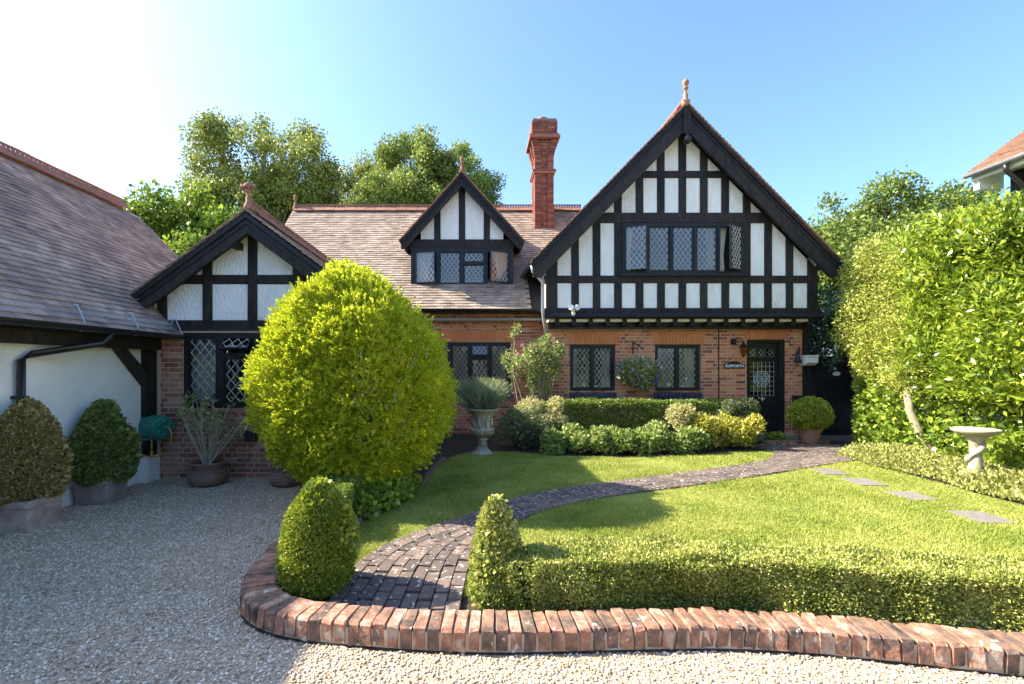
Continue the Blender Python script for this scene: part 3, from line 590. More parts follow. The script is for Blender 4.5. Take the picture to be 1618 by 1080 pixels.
# roof of the gable wing
sl = math.hypot(3.2, 3.2*GS); VL = (3.2/sl, 0, 3.2*GS/sl); VR = (-3.2/sl, 0, 3.2*GS/sl); zeave = GZ+.05-3.2*GS
mb = MB(); slope_board(mb, (GX-3.2, 17, zeave), (0, -1, 0), VL, 6.95, sl); slope_board(mb, (GX+3.2, 10.06, zeave), (0, 1, 0), VR, 6.94, sl); roof_g = mb.build('roof', 'timber', house)
tiles_part(roof_g, [tile_field((GX-3.2, 17, zeave), (0, -1, 0), VL, 7.02, sl-.05), tile_field((GX+3.2, 9.98, zeave), (0, 1, 0), VR, 7.0, sl-.05)], 'tile_edge')
crest_run(roof_g, (GX, 10.2, GZ+.12), (GX, 16.8, GZ+.12)); finial(roof_g, GX, 10.08, GZ+.08, 0.52, mat='tile_edge')
gutter(house, (GX-3.25, 9.98, zeave-.02), (GX-3.25, 12.1, zeave-.02)); gutter(house, (GX+3.25, 9.98, zeave-.02), (GX+3.25, 16, zeave-.02))
MB().tube([(1.2, 10.1, zeave-.07), (1.22, 10.1, zeave-.2), (1.45, 10.24, zeave-.42), (1.45, 10.24, 2.75), (1.47, 10.26, 2.6), (1.56, 10.60, 2.38), (1.56, 10.62, 0)], .035, 10).build('downpipe', 'zinc', house, smooth=True)
# ---- brick ground floor of the gable wing
W1, W2, DR = (2.12, 3.13, 1.02, 2.07), (4.01, 5.03, 1.02, 2.07), (6.05, 6.90, 0.10, 2.18)
brick_wall('brick_wall', house, 1.62, 7.29, 0, 2.41, YB, [W1, W2, DR], label='orange-red facing bricks of the front wall')
MB().box(1.60, 1.62, YB+.002, 11.2, 0, 2.6).build('return_wall', 'brick', house)
MB().box(7.27, 7.32, YB+.25, 16.7, 0, 2.6).build('side_wall', 'brick', house)
MB().box(7.285, 7.50, YB-.03, YB+.2, 0, 2.60).build('corner_post', 'timber', house)
for x0, x1, z in ((W1[0], W1[1], W1[3]), (W2[0], W2[1], W2[3]), (DR[0], DR[1], DR[3])):
    mb = MB(); n = 15
    for i in range(n):
        a, b = i/n, (i+1)/n; f = lambda t, top: x0-(.02 if not top else .12)+(x1-x0+(.04 if not top else .24))*t
        g = .003; mb.prism([(f(a, 0)+g, z+.005), (f(b, 0)-g, z+.005), (f(b, 1)-g, z+.295), (f(a, 1)+g, z+.295)], YB-.014+random.uniform(-.002, .002), YB+.05)
    mb.build('lintel', 'lintel', house)
for wn_, lab in ((W1, 'two-light leaded window left of the hanging basket'), (W2, 'two-light leaded window right of the hanging basket')):
    l2 = even_lights(*wn_, 2); l2[0].update(curtain=(0, .35)); l2[1].update(curtain=(.45, 1))
    window(house, *wn_, YB+.06, l2, .10, .14, label=lab)
    mb = MB()
    for rI in range(2):
        for i in range(14): x = wn_[0]-.02+(wn_[1]-wn_[0]+.04)*(i+.5)/14; mb.prism([(YB-.05-.03*rI, wn_[2]-.015-.10*rI-.09), (YB-.05-.03*rI, wn_[2]-.03-.10*rI), (YB+.05, wn_[2]-.002-.10*rI), (YB+.05, wn_[2]-.09-.10*rI)], x-.030, x+.030, 'x')
    mb.build('sill', 'brick_blue', house)
# ---- front door
x0, x1, z0, z1 = DR; yd = YB+.07
mb = MB(); wall_cells(mb, x0, x1, z0, z1, YB+.015, YB+.14, [(x0+.05, x1-.12, z0+.03, z1-.06)]); mb.build('door_frame', 'black', house)
mb = MB(); dx0, dx1, dz0, dz1 = x0+.055, x1-.125, z0+.035, z1-.065; gl_ = (dx0+.06, dx1-.07, .92, 1.68); sq = [(dx0+.04+i*.195, dx0+.04+i*.195+.165, 1.80, 1.98) for i in range(3)]; lp = (dx0+.10, dx1-.09, .30, .70)
wall_cells(mb, dx0, dx1, dz0, dz1, yd, yd+.045, [gl_, lp]+sq); door = mb.build('door', 'black', house); door['label'] = 'black front door with leaded glazing'
MB().box(lp[0]-.001, lp[1]+.001, yd+.02, yd+.04, lp[2]-.001, lp[3]+.001).build('door_panel', 'black', door)
MB().box(gl_[0], gl_[1], yd+.018, yd+.024, gl_[2], gl_[3]).build('pane', 'glass', door)
mb = MB(); gwid, ght = gl_[1]-gl_[0], gl_[3]-gl_[2]; gcx, gcz = (gl_[0]+gl_[1])/2, (gl_[2]+gl_[3])/2
for i in range(7): x = gl_[0]+gwid*i/6; mb.tube([(x, yd+.012, gl_[2]), (x, yd+.012, gl_[3])], .005, 4)
for i in range(8): z = gl_[2]+ght*i/7; mb.tube([(gl_[0], yd+.012, z), (gl_[1], yd+.012, z)], .005, 4)
for r_ in (.17, .12): mb.tube([(gcx+r_*math.cos(t*.3142), yd+.010, gcz+r_*math.sin(t*.3142)) for t in range(21)], .010, 5)
for t in range(4):
    a = math.pi/4+t*math.pi/2; mb.tube([(gcx, yd+.010, gcz), (gcx+.06*math.cos(a-.5), yd+.010, gcz+.06*math.sin(a-.5)), (gcx+.12*math.cos(a), yd+.010, gcz+.12*math.sin(a)), (gcx+.06*math.cos(a+.5), yd+.010, gcz+.06*math.sin(a+.5)), (gcx, yd+.010, gcz)], .007, 4)
mb.build('lead_lattice', 'lead', door)
for a, b, c, d in sq:
    MB().box(a, b, yd+.018, yd+.024, c, d).build('pane', 'glass', door); mb = MB(); mx, mz = (a+b)/2, (c+d)/2
    mb.tube([(a, yd+.012, c), (b, yd+.012, c), (b, yd+.012, d), (a, yd+.012, d), (a, yd+.012, c)], .006, 4); mb.tube([(mx, yd+.01, mz-.06), (mx+.05, yd+.01, mz), (mx, yd+.01, mz+.06), (mx-.05, yd+.01, mz), (mx, yd+.01, mz-.06)], .006, 4)
    mb.build('lead_lattice', 'lead', door)
mb = MB(); kx, kz = gcx, .84; mb.lathe([(.012, -.06), (.028, -.03), (.03, .0), (.018, .03), (.022, .045), (.006, .06)], kx, yd-.018, kz, 10)
for s in (-1, 1): mb.prism([(kx+s*.01, kz+.02), (kx+s*.085, kz+.045), (kx+s*.09, kz+.02), (kx+s*.02, kz-.005)], yd-.02, yd-.008)
mb.build('door_knocker', 'brass', door, smooth=True)
MB().lathe([(.02, 0), (.03, .02), (.03, .04), (.012, .055)], 0, 0, 0, 12).xf(Matrix.Translation((dx0+.045, yd, .86)) @ Matrix.Rotation(math.pi/2, 4, 'X')).build('door_knob', 'brass', door, smooth=True)
MB().box(x0-.06, x1+.06, YB-.36, YB+.12, -.02, .105).build('door_step', 'stone', house)
mb = MB()
for i in range(10): xx = 5.75+i*.145; mb.box(xx, xx+.135, 9.62+.015*i, 9.74+.015*i, -.02, .085)
mb.build('brick_step', 'brick_kerb', house)
# ---- middle range with dormer
YM = 11.2; MW = (-1.05, .84, .92, 2.14)
brick_wall('brick_wall', house, -1.9, 1.6, 0, 2.84, YM, [MW], label='brick wall below the dormer')
mb = MB(); n = 24
for i in range(n): a, b = i/n, (i+1)/n; f = lambda t, tp: -1.1-(.1 if tp else 0)+(2.0+(.2 if tp else 0))*t; mb.prism([(f(a, 0)+.003, 2.15), (f(b, 0)-.003, 2.15), (f(b, 1)-.003, 2.43), (f(a, 1)+.003, 2.43)], YM-.013, YM+.05)
mb.build('lintel', 'lintel', house)
ml = even_lights(*MW, 4)
l_ = ml[2]; zt = l_['z1']; fan = dict(l_); fan.update(z0=zt-.27, open=18, hinge='T'); l_.update(z1=zt-.32); ml[3].update(curtain=(.5, 1)); ml[0].update(curtain=(0, .6)); ml.append(fan)
window(house, *MW, YM+.03, ml, .105, .15, label='four-light leaded window beside the climbing rose')
MB().box(MW[0]-.05, MW[1]+.05, YM-.06, YM+.05, .85, .918).build('sill', 'brick_blue', house)
EY, EZ, RY = 10.88, 2.90, 14.08; ml_ = math.hypot(RY-EY, RY-EY); DX, DH, DYF = -.30, 1.22, 11.5
VM = (0, .70711, .70711)
in_dormer = lambda p: abs(p[0]-DX) < DH-.02 and 11.58 < p[1] < 13.6 and p[2] < 6.05-1.14*abs(p[0]-DX)-.1
mb = MB(); slope_board(mb, (-5.28, EY, EZ), (1, 0, 0), VM, 9.7, ml_, hole=(5.28+DX-DH+.04, 5.28+DX+DH-.04, 1.0, 3.2)); slope_board(mb, (4.42, 2*RY-EY, EZ), (-1, 0, 0), (0, -.70711, .70711), 9.7, ml_)
roof_m = mb.build('roof', 'timber', house)
tiles_part(roof_m, [tile_field((-5.32, EY-.05, EZ-.04), (1, 0, 0), VM, 8.9, ml_, keep=lambda p: not in_dormer(p) and (p[2] > GZ-GS*(GX-p[0])-.1 if p[0] > 1.2 else True)), ], 'tile')
crest_run(roof_m, (-5.28, RY, EZ+RY-EY+.10), (3.4, RY, EZ+RY-EY+.10)); finial(roof_m, -5.25, RY, EZ+RY-EY+.08, .42)
MB().prism([(EY+.3, 0), (EY+.3, EZ+.15), (RY, EZ+RY-EY-.1), (2*RY-EY-.3, EZ+.15), (2*RY-EY-.3, 0)], -5.22, -5.05, 'x').build('end_wall', 'render', house)
MB().box(-5.2, 7.3, 16.7, 16.9, 0, 3.9).build('rear_wall', 'render', house)
MB().box(-5.2, 7.3, 13.6, 13.7, 0, 2.7).build('inner_wall', 'room', house); MB().box(-1.9, 7.3, 10.95, 13.6, 2.62, 2.68).build('ceiling', 'room', house); MB().box(3.0, 6.0, 12.6, 12.7, 2.7, 5.0).build('inner_wall', 'room', house)
gutter(house, (-1.62, EY-.09, EZ-.03), (1.5, EY-.09, EZ-.03)); MB().box(-1.62, 1.55, EY-.03, EY+.35, EZ-.10, EZ-.035).build('soffit', 'black', house)
# dormer
dz_e = 4.50; dap = 6.08; ds = (dap-dz_e)/1.42
dw = MB(); dw.box(DX-DH, DX-DH+.03, DYF+.02, 13.5, 3.3, 4.7); dw.box(DX+DH-.03, DX+DH, DYF+.02, 13.5, 3.3, 4.7); dw.box(DX-DH+.05, DX+DH-.05, 13.4, 13.5, 3.4, 5.2)
dorm = dw.build('dormer', 'timber', house)
for a, b in ((-1.1, -.70), (-.66, -.05), (.05, .66), (.70, 1.1)): plaster_panel(dorm, half_plane_tri(rect(DX+a*.86-.04, DX+b*.86+.04, 4.60, 6.0), DX, dap-.2, ds), DYF, DYF+.05)
for x in (-.59, 0, .59): timber(dorm, half_plane_tri(rect(DX+x-.075, DX+x+.075, 4.6, 6.0), DX, dap-.2, ds), DYF-.025, DYF+.06)
MB().box(DX-DH-.03, DX+DH+.03, DYF-.04, DYF+.08, 4.40, 4.605).build('timber_rail', 'timber', dorm)
dl = even_lights(DX-DH+.02, DX+DH-.02, 3.46, 4.40, 4, fr=.09, mul=.075); dl[0].update(open=14, hinge='L', curtain=(0, .8)); dl[3].update(open=24, hinge='R', curtain=(.25, 1)); fan = dict(dl[2]); zt = fan['z1']; fan.update(z0=zt-.25); dl[2].update(z1=zt-.30); dl.append(fan)
window(house, DX-DH, DX+DH, 3.42, 4.40, DYF-.02, dl, .105, .145, label='four-light leaded window of the roof dormer')
MB().box(DX-DH-.05, DX+DH+.05, DYF-.12, DYF+.02, 3.355, 3.42).build('window_sill', 'black', dorm)
MB().add([(DX-DH-.12, DYF-.02, 3.36), (DX+DH+.12, DYF-.02, 3.36), (DX+DH+.14, DYF-.22, 3.305-.02), (DX-DH-.14, DYF-.22, 3.305-.02)], [(0, 1, 2, 3)]).build('lead_flashing', 'leadsheet', dorm)
barge(dorm, DX, dap, ds, DX-1.42, DX+1.42, .27, 11.25, 11.31)
dl_ = math.hypot(1.45, 1.45*ds); VDL = (1.45/dl_, 0, 1.45*ds/dl_); VDR = (-VDL[0], 0, VDL[2]); zde = dap+.03-1.45*ds
mb = MB(); slope_board(mb, (DX-1.45, 13.9, zde), (0, -1, 0), VDL, 2.65, dl_, .04); slope_board(mb, (DX+1.45, 11.25, zde), (0, 1, 0), VDR, 2.65, dl_, .04); rd = mb.build('dormer_roof', 'timber', house)
tiles_part(rd, [tile_field((DX-1.45, 13.9, zde), (0, -1, 0), VDL, 2.72, dl_-.06), tile_field((DX+1.45, 11.18, zde), (0, 1, 0), VDR, 2.72, dl_-.06)], 'tile_edge'); finial(rd, DX, 11.3, dap+.06, .36)
crest_run(rd, (DX, 11.5, dap+.09), (DX, 13.4, dap+.09))
# ---- chimney
ch0, chx, chy, chw, chd = 4.9, 1.93, 13.32, .52, .72
mb = MB(); C, H = [], []
def ring(xa, xb, ya, yb, z, odd):
    for s_, (p0, p1) in (('x', (xa, xb)), ('y', (ya, yb))):
        for side in (0, 1):
            t = p0+(0 if odd else 0); k = odd
            while t < p1-.03:
                l = min(.215 if k % 2 == 0 else .1025, p1-t); k += 1; c = t+l/2
                if s_ == 'x': C.append((c, (ya+.04 if side == 0 else yb-.04)+random.uniform(-.002, .002), z+.0325)); H.append((l/2-.004, .045, .0325))
                else: C.append(((xa+.04 if side == 0 else xb-.04)+random.uniform(-.002, .002), c, z+.0325)); H.append((.045, l/2-.004, .0325))
                t += l+.002
z = ch0; i = 0; core = MB()
while z < 8.35:
    g = 0.0
    if 7.35 < z < 7.86: g = .11*(z-7.35)/.51
    elif z >= 7.86: g = .085
    xa, xb, ya, yb = chx-chw/2-g, chx+chw/2+g, chy-g, chy+chd+g*1.4
    ring(xa+.045*(z < 7.8), xb-.045*(z < 7.8), ya+.05*(z < 7.8), yb, z, i % 2)
    if z < 7.8:                                               # pilasters at the corners of the front and flank
        for xx in (xa, xb-.17): C.append((xx+.085, ya+.045, z+.0325)); H.append((.085, .045, .0355))
        for yy in (ya+.0, (ya+yb)/2-.08, yb-.17): C.append((xa+.04, yy+.085, z+.0325)); H.append((.042, .083, .0355))
    e_ = .050 if z < 7.8 else .006; core.box(xa+e_, xb-e_, ya+e_+.005, yb-.006, z, z+.075); z += .075; i += 1
chim = core.build('chimney', 'mortar', house); tag(np_obj('bricks', *boxes_np(np.array(C), np.array(H)), 'brick_dark', chim), None, kind='stuff')
for z, e, h in ((7.86, .16, .06), (7.92, .13, .05), (6.97, .06, .05), (6.93, .035, .04)): MB().box(chx-chw/2-e, chx+chw/2+e, chy-e, chy+chd+e, z, z+h).build('string_course', 'brick_old', chim)
MB().box(chx-chw/2-.07, chx+chw/2+.07, chy-.07, chy+chd+.1, 8.36, 8.41).build('cap', 'slab', chim)
MB().lathe([(.12, 0), (.135, .03), (.13, .10), (.15, .12), (.15, .165), (.12, .17), (.11, .05)], chx-.02, chy+.3, 8.41, 20).build('chimney_pot', 'terracotta', chim, smooth=True)
MB().box(chx-chw/2-.06, chx+chw/2+.06, chy-.09, chy+.1, 5.24, 5.30).build('lead_flashing', 'leadsheet', chim)
# ---- small gabled wing on the left
LX, LY = -3.27, 7.2; LW = (-4.36, -2.2, .95, 2.09)
mb = MB(); wall_cells(mb, -4.83, -1.70, -.2, 2.14, LY, LY+.25, [LW]); lw_ = mb.build('brick_wall', 'mortar', house)
near, far = [], []
for a, b, c, d in brick_rects(-4.70, -1.70, -.15, 2.13, [LW]): (near if a < -2.75 and len(near) < 292 else far).append((a, b, c, d))
ub = [unit_brick('wall_brick_%d' % k, 'brick_old', 0.06, 0.012, 40+k) for k in range(4)]
for a, b, c, d in near: piece('brick', random.choice(ub), lw_, ((a+b)/2, LY+.010+random.uniform(-.003, .003), (c+d)/2), (b-a, .03, d-c))
if far:
    Cf = np.array([((a+b)/2, LY+.004, (c+d)/2) for a, b, c, d in far]); Hf = np.array([((b-a)/2, .013, (d-c)/2) for a, b, c, d in far]); tag(np_obj('bricks', *boxes_np(Cf, Hf), 'brick_old', lw_), None, kind='stuff')
MB().box(-1.72, -1.70, LY+.002, 11.2, -.2, 2.6).build('side_wall', 'brick_old', house)
MB().box(-4.83, -1.70, 9.4, 9.5, -.2, 2.5).build('inner_wall', 'room', house); MB().box(-4.8, -1.7, LY+.25, 9.4, 2.45, 2.5).build('ceiling', 'room', house)
lg = MB().box(-4.84, -1.66, LY-.03, LY+.2, 2.12, 2.275).build('bressumer', 'timber', house)
LS, LZ = .737, 3.80
for a, b in ((-4.95, -4.70), (-4.65, -3.99), (-3.99, -3.32), (-3.32, -2.65), (-2.65, -1.98), (-1.98, -1.6)):
    for z0, z1 in ((2.26, 2.83), (2.94, 3.7)): plaster_panel(lg, half_plane_tri(rect(a+.03, b-.03, z0, z1), LX, LZ-.17, LS), LY, LY+.06)
for x in (-4.67, -3.995, -3.32, -2.65, -1.98): timber(lg, half_plane_tri(rect(x-.072, x+.072, 2.26, 3.75), LX, LZ-.17, LS), LY-.025, LY+.07)
timber(lg, half_plane_tri(rect(-4.8, -1.7, 2.815, 2.955), LX, LZ-.15, LS), LY-.018, LY+.075, 'timber_rail')
ll = even_lights(*LW, 4, fr=.07, mul=.10); ll[0].update(curtain=(0, .95)); fan = dict(ll[1]); zt = fan['z1']; fan.update(z0=zt-.23, open=38, hinge='T'); ll[1].update(z1=zt-.30); ll.append(fan)
window(house, *LW, LY+.02, ll, .135, .165, single=True, label='leaded window with an open top light behind the golden cypress')
MB().box(LW[0]-.03, LW[1]+.03, LY-.05, LY+.06, .905, .948).build('sill', 'brick_old', house)
barge(lg, LX, LZ-.03, LS, -4.92, -1.62, .27, 6.9, 6.96)
MB().box(-3.56, -3.46, 6.96, LY, 3.32, 3.42).build('purlin_end', 'timber', lg)
lsl = math.hypot(1.66, 1.66*LS); VLL = (1.66/lsl, 0, 1.66*LS/lsl); VLR = (-VLL[0], 0, VLL[2]); zle = LZ-1.66*LS
mb = MB(); slope_board(mb, (LX-1.66, 12.3, zle), (0, -1, 0), VLL, 5.38, lsl, .04); slope_board(mb, (LX+1.66, 6.92, zle), (0, 1, 0), VLR, 5.38, lsl, .04); rl = mb.build('wing_roof', 'timber', house)
tiles_part(rl, [tile_field((LX-1.68, 12.3, zle), (0, -1, 0), VLL, 5.46, lsl-.05), tile_field((LX+1.68, 6.84, zle), (0, 1, 0), VLR, 5.46, lsl-.05)], 'tile_old')
crest_run(rl, (LX, 7.05, LZ+.10), (LX, 11.9, LZ+.10)); finial(rl, LX, 6.95, LZ+.08, .37, cross=True)
MB().add([(-5.12, 6.86, 2.50), (-4.80, 6.86, 2.56), (-4.72, 7.1, 2.40), (-5.02, 7.1, 2.62)], [(0, 1, 2, 3)]).build('lead_flashing', 'leadsheet', rl)
# ---- small things fixed to the house
hs = MB(); sx, sz = 5.765, 1.535
hs.prism([(sx-.225, sz), (sx+.225, sz), (sx+.225, sz+.10), (sx+.15, sz+.105), (sx+.08, sz+.145), (sx, sz+.165), (sx-.08, sz+.145), (sx-.15, sz+.105), (sx-.225, sz+.10)], YB-.03, YB-.012)
sign = thing('house_sign', (sx, YB-.02, sz), 'black name board with white letters on the brick wall beside the door', 'sign'); hs.build('board', 'black', sign)
def text_part(txt, size, loc, parent, mat, name='lettering', bold=.0):
    cu = bpy.data.curves.new(name, 'FONT'); cu.body = txt; cu.size = size; cu.extrude = .002; cu.offset = bold; cu.align_x = 'CENTER'; cu.align_y = 'CENTER'; cu.resolution_u = 2
    t = bpy.data.objects.new(name, cu); COL.objects.link(t); bpy.context.view_layer.update(); me = bpy.data.meshes.new_from_object(t.evaluated_get(bpy.context.evaluated_depsgraph_get())); bpy.data.objects.remove(t)
    me.transform(Matrix.Translation(Vector(loc)-W[parent.name]) @ Matrix.Rotation(math.pi/2, 4, 'X')); return place(name, me, mat, parent)
text_part('RUFFORTH', .082, (sx, YB-.034, sz+.05), sign, 'letter', bold=.0025)
lan = thing('wall_lantern', (5.86, YB, 2.0), 'black lantern with amber glass on a scrolled bracket above the name board', 'lantern')
mb = MB(); mb.lathe([(.05, -.06), (.055, 0), (.05, .06)], 5.74, YB-.03, 2.13, 12); mb.tube([(5.74, YB-.03, 2.13), (5.76, YB-.16, 2.20), (5.82, YB-.22, 2.18), (5.86, YB-.22, 2.10)], .013, 6); mb.build('bracket', 'black', lan, smooth=True)
mb = MB(); mb.lathe([(.01, .12), (.03, .10), (.045, .07), (.10, .02), (.105, .005), (.02, .0)], 5.86, YB-.22, 1.985, 6); mb.lathe([(.03, 0), (.035, .015), (.01, -.03)], 5.86, YB-.22, 1.80, 6)
for k in range(6): a = k*math.pi/3; mb.tube([(5.86+.08*math.cos(a), YB-.22+.08*math.sin(a), 1.985), (5.86+.04*math.cos(a), YB-.22+.04*math.sin(a), 1.80)], .006, 4)
mb.build('lamp_cage', 'black', lan); MB().lathe([(.036, 0), (.074, .18)], 5.86, YB-.22, 1.803, 6).build('lamp_glass', 'amber', lan)
b2 = thing('wall_bracket', (7.08, YB, 1.75), 'small black scrolled bracket with hanging bell-shaped ornament right of the door', 'bracket')
MB().tube([(7.20, YB-.01, 2.02), (7.17, YB-.08, 1.98), (7.16, YB-.12, 1.92), (7.12, YB-.14, 1.95), (7.07, YB-.14, 1.93)], .010, 6).build('bracket_arm', 'black', b2)
MB().lathe([(.02, .20), (.035, .17), (.03, .10), (.06, 0), (.075, -.06), (.02, -.065)], 7.10, YB-.14, 1.72, 12).build('ornament', 'black', b2, smooth=True)
wb = MB(); wb.prism([(YB-.02, 1.60), (YB-.16, 1.60), (YB-.26, 1.66), (YB-.26, 1.80), (YB-.02, 1.80)], 7.22, 7.46, 'x'); wb.box(7.21, 7.47, YB-.28, YB-.02, 1.80, 1.825)
tag(wb.build('wall_box', 'white', org=None), 'white plastic box on the brick corner beside the black gate', 'box')
sb = MB(); sb.box(7.05, 7.44, YB-.15, YB-.02, .76, .92); sb.box(7.03, 7.46, YB-.17, YB-.02, .92, .935)
tag(sb.build('wall_box', 'black'), 'black box on the brick wall just above the clipped box ball', 'box')
tag(MB().tube([(5.42, YB-.025, 2.40), (5.42, YB-.022, 1.6), (5.425, YB-.022, .2)], .011, 6).build('cable', 'plastic'), 'thin black cable running down the brick wall left of the name board', 'cable')
sl_ = thing('security_light', (2.1, YG-.1, 2.76), 'white twin security floodlight on the black beam below the gable', 'floodlight')
MB().box(2.07, 2.13, YG-.12, YG-.05, 2.70, 2.80).build('mount', 'white', sl_)
for s in (-1, 1): MB().lathe([(.02, 0), (.05, .02), (.065, .10), (.06, .105)], 0, 0, 0, 12).xf(Matrix.Translation((2.1+s*.04, YG-.13, 2.79)) @ Matrix.Rotation(s*.7, 4, 'Y') @ Matrix.Rotation(1.1, 4, 'X')).build('lamp_head', 'white', sl_, smooth=True)
MB().lathe([(.012, -.05), (.035, -.02), (.035, .02), (.02, .04)], 2.1, YG-.15, 2.70, 10).build('sensor', 'white', sl_, smooth=True)
fl = MB(); fl.box(-3.40, -3.24, LY-.09, LY-.015, .48, .63); fl.box(-3.38, -3.34, LY-.11, LY-.09, .47, .50); fl.box(-3.30, -3.26, LY-.11, LY-.09, .47, .50)
tag(fl.build('wall_box', 'plastic'), 'small black box low on the brick wall under the left window', 'box')
# ---- gate
gate = thing('garden_gate', (8.0, 10.6, 0), 'black boarded side gate with a small oval plaque', 'gate')
for i in range(9): xx = 7.53+i*.115; MB().box(xx+.004, xx+.111, 10.60+random.uniform(0, .004), 10.63, .06, 1.69).build('plank', 'black', gate)
for z in (.2, 1.3): MB().box(7.53, 8.57, 10.57, 10.598, z, z+.12).build('rail', 'black', gate)
MB().box(7.49, 7.53, 10.55, 10.66, 0, 2.3).build('gate_post', 'black', gate); MB().box(8.57, 8.68, 10.55, 10.66, 0, 1.85).build('gate_post', 'black', gate); MB().box(7.53, 8.57, 10.58, 10.64, 1.70, 1.80).build('top_rail', 'black', gate)
pl = MB(); pl.lathe([(.001, 0), (.085, 0), (.085, .008), (.001, .008)], 0, 0, 0, 24); pl.xf(Matrix.Translation((7.95, 10.57, 1.42)) @ Matrix.Scale(.55, 4, (0, 0, 1)) @ Matrix.Rotation(math.pi/2, 4, 'X')); MB().box(7.90, 8.0, 10.575, 10.60, 1.30, 1.5).build('plaque_backing', 'black', gate); pl.build('plaque', 'letter', gate)

# ================================================================== GARAGE ON THE LEFT
gar = thing('garage', (-5.5, 5.0, 0), 'low white rendered outbuilding with a large weathered clay tiled roof', 'outbuilding')
GWX = -4.83; mb = MB(); mb.box(GWX-.22, GWX, -2.4, 7.18, -.2, 1.90); mb.box(-9.3, -9.2, -2.4, 9.8, -.2, 2); mb.box(-9.2, GWX-.22, 9.6, 9.75, -.2, 2.0); mb.box(-9.2, GWX-.22, -2.4, -2.3, -.2, 2.0)
mb.prism([(-9.2, 1.9), (-7.04, 4.6), (-4.9, 2.3), (-4.9, 1.9)], 9.60, 9.75); mb.prism([(-9.2, 1.9), (-7.04, 4.6), (-4.9, 2.3), (-4.9, 1.9)], -2.4, -2.3); mb.build('wall', 'render', gar)
MB().box(GWX-.02, GWX+.10, 6.96, 7.16, .28, 1.88).build('post', 'timber', gar)
MB().box(GWX-.02, GWX+.14, 6.92, 7.165, -.2, .28).build('post_base', 'render', gar)
for y0_, s in ((6.95, -1),): MB().add([(GWX+d, y0_+s*a, z) for d in (.005, .09) for a, z in ((0, 1.30), (0, 1.52), (.45, 1.88), (.62, 1.88))], [(0,1,2,3),(4,7,6,5),(0,4,5,1),(1,5,6,2),(2,6,7,3),(3,7,4,0)]).build('brace', 'timber', gar)
MB().box(GWX-.02, GWX+.10, 4.40, 4.55, -.2, 1.88).build('post', 'timber', gar)
MB().box(GWX+.0, GWX+.16, -2.4, 7.17, 1.83, 1.985).build('wall_plate', 'timber', gar)
ex, ez, rx, rz = -4.42, 2.06, -7.04, 4.72; gl = math.hypot(rx-ex, rz-ez); VG = ((rx-ex)/gl, 0, (rz-ez)/gl)
MB().box(ex-.40, ex-.03, -2.4, 7.17, 1.99, 2.02).build('soffit', 'timber', gar)
mb = MB(); slope_board(mb, (ex, -2.5, ez), (0, 1, 0), VG, 12.45, gl, .06); slope_board(mb, (2*rx-ex, 9.95, ez), (0, -1, 0), (-VG[0], 0, VG[2]), 12.45, gl, .06); rg = mb.build('roof', 'timber', gar)
C, H, R = tile_field((ex+.03, -2.5, ez-.03), (0, 1, 0), VG, 12.5, gl-.04)
vis = (C[:, 1] > -C[:, 0]*1.0+.15); dist = np.where(vis, np.linalg.norm(C-np.array([0, 0, 1.6]), axis=1), 1e6); order = np.argsort(dist)
bm = bmesh.new(); bmesh.ops.create_cube(bm, size=2); tme = bpy.data.meshes.new('roof_tile'); bm.to_mesh(tme); bm.free(); tme.materials.append(M['tile_old'])
for i in order[:300]:
    o = bpy.data.objects.new('tile', tme); COL.objects.link(o); o.parent = rg; mt = Matrix([list(R[i][r]) + [0] for r in range(3)] + [[0, 0, 0, 1]])
    o.matrix_local = Matrix.Translation(Vector(C[i])-W[rg.name]) @ mt @ Matrix.Diagonal((*H[i], 1))
rest = order[300:]; tag(np_obj('tiles', *boxes_np(C[rest], H[rest], R[rest]), 'tile_old', rg), None, kind='stuff')
crest_run(rg, (rx, 5.5, rz+.10), (rx, 9.9, rz+.10)); MB().box(rx-.08, rx+.08, -2.5, 5.5, rz-.02, rz+.1).build('ridge_cap', 'ridge', rg)
gutter(gar, (ex+.075, -2.4, 2.045), (ex+.075, 7.16, 2.045), .06)
MB().tube([(ex+.075, 5.75, 1.99), (ex+.07, 5.75, 1.93), (ex+.02, 5.68, 1.86), (GWX+.09, 5.15, 1.72), (GWX+.07, 5.05, 1.66), (GWX+.07, 5.04, -.1)], .038, 10).build('downpipe', 'plastic', gar, smooth=True)
MB().box(GWX, GWX+.12, 5.0, 5.09, 1.25, 1.28).build('pipe_clip', 'plastic', gar)
grd = thing('gutter_guard', (ex, 6.0, 2.05), 'wire mesh guard with bent metal brackets along the outbuilding eave', 'gutter guard')
mb = MB()
for k in range(5): o_ = k*.035; mb.tube([(ex+.05-o_*.7, 4.4, 2.11+o_*.95), (ex+.05-o_*.7, 7.15, 2.11+o_*.95)], .0016, 3)
for k in range(80): yy = 4.4+k*.035; mb.tube([(ex+.05, yy, 2.11), (ex-.05, yy+.03, 2.245)], .0014, 3)
mb.build('wire_mesh', 'zinc', grd)
for yy in (5.35, 6.2, 7.12): MB().tube([(ex-.08, yy, 2.20), (ex-.03, yy, 2.28), (ex+.0, yy, 2.27), (ex+.09, yy, 2.06), (ex+.08, yy, 2.0), (ex+.03, yy, 1.985)], .011, 6).build('bracket', 'zinc', grd)

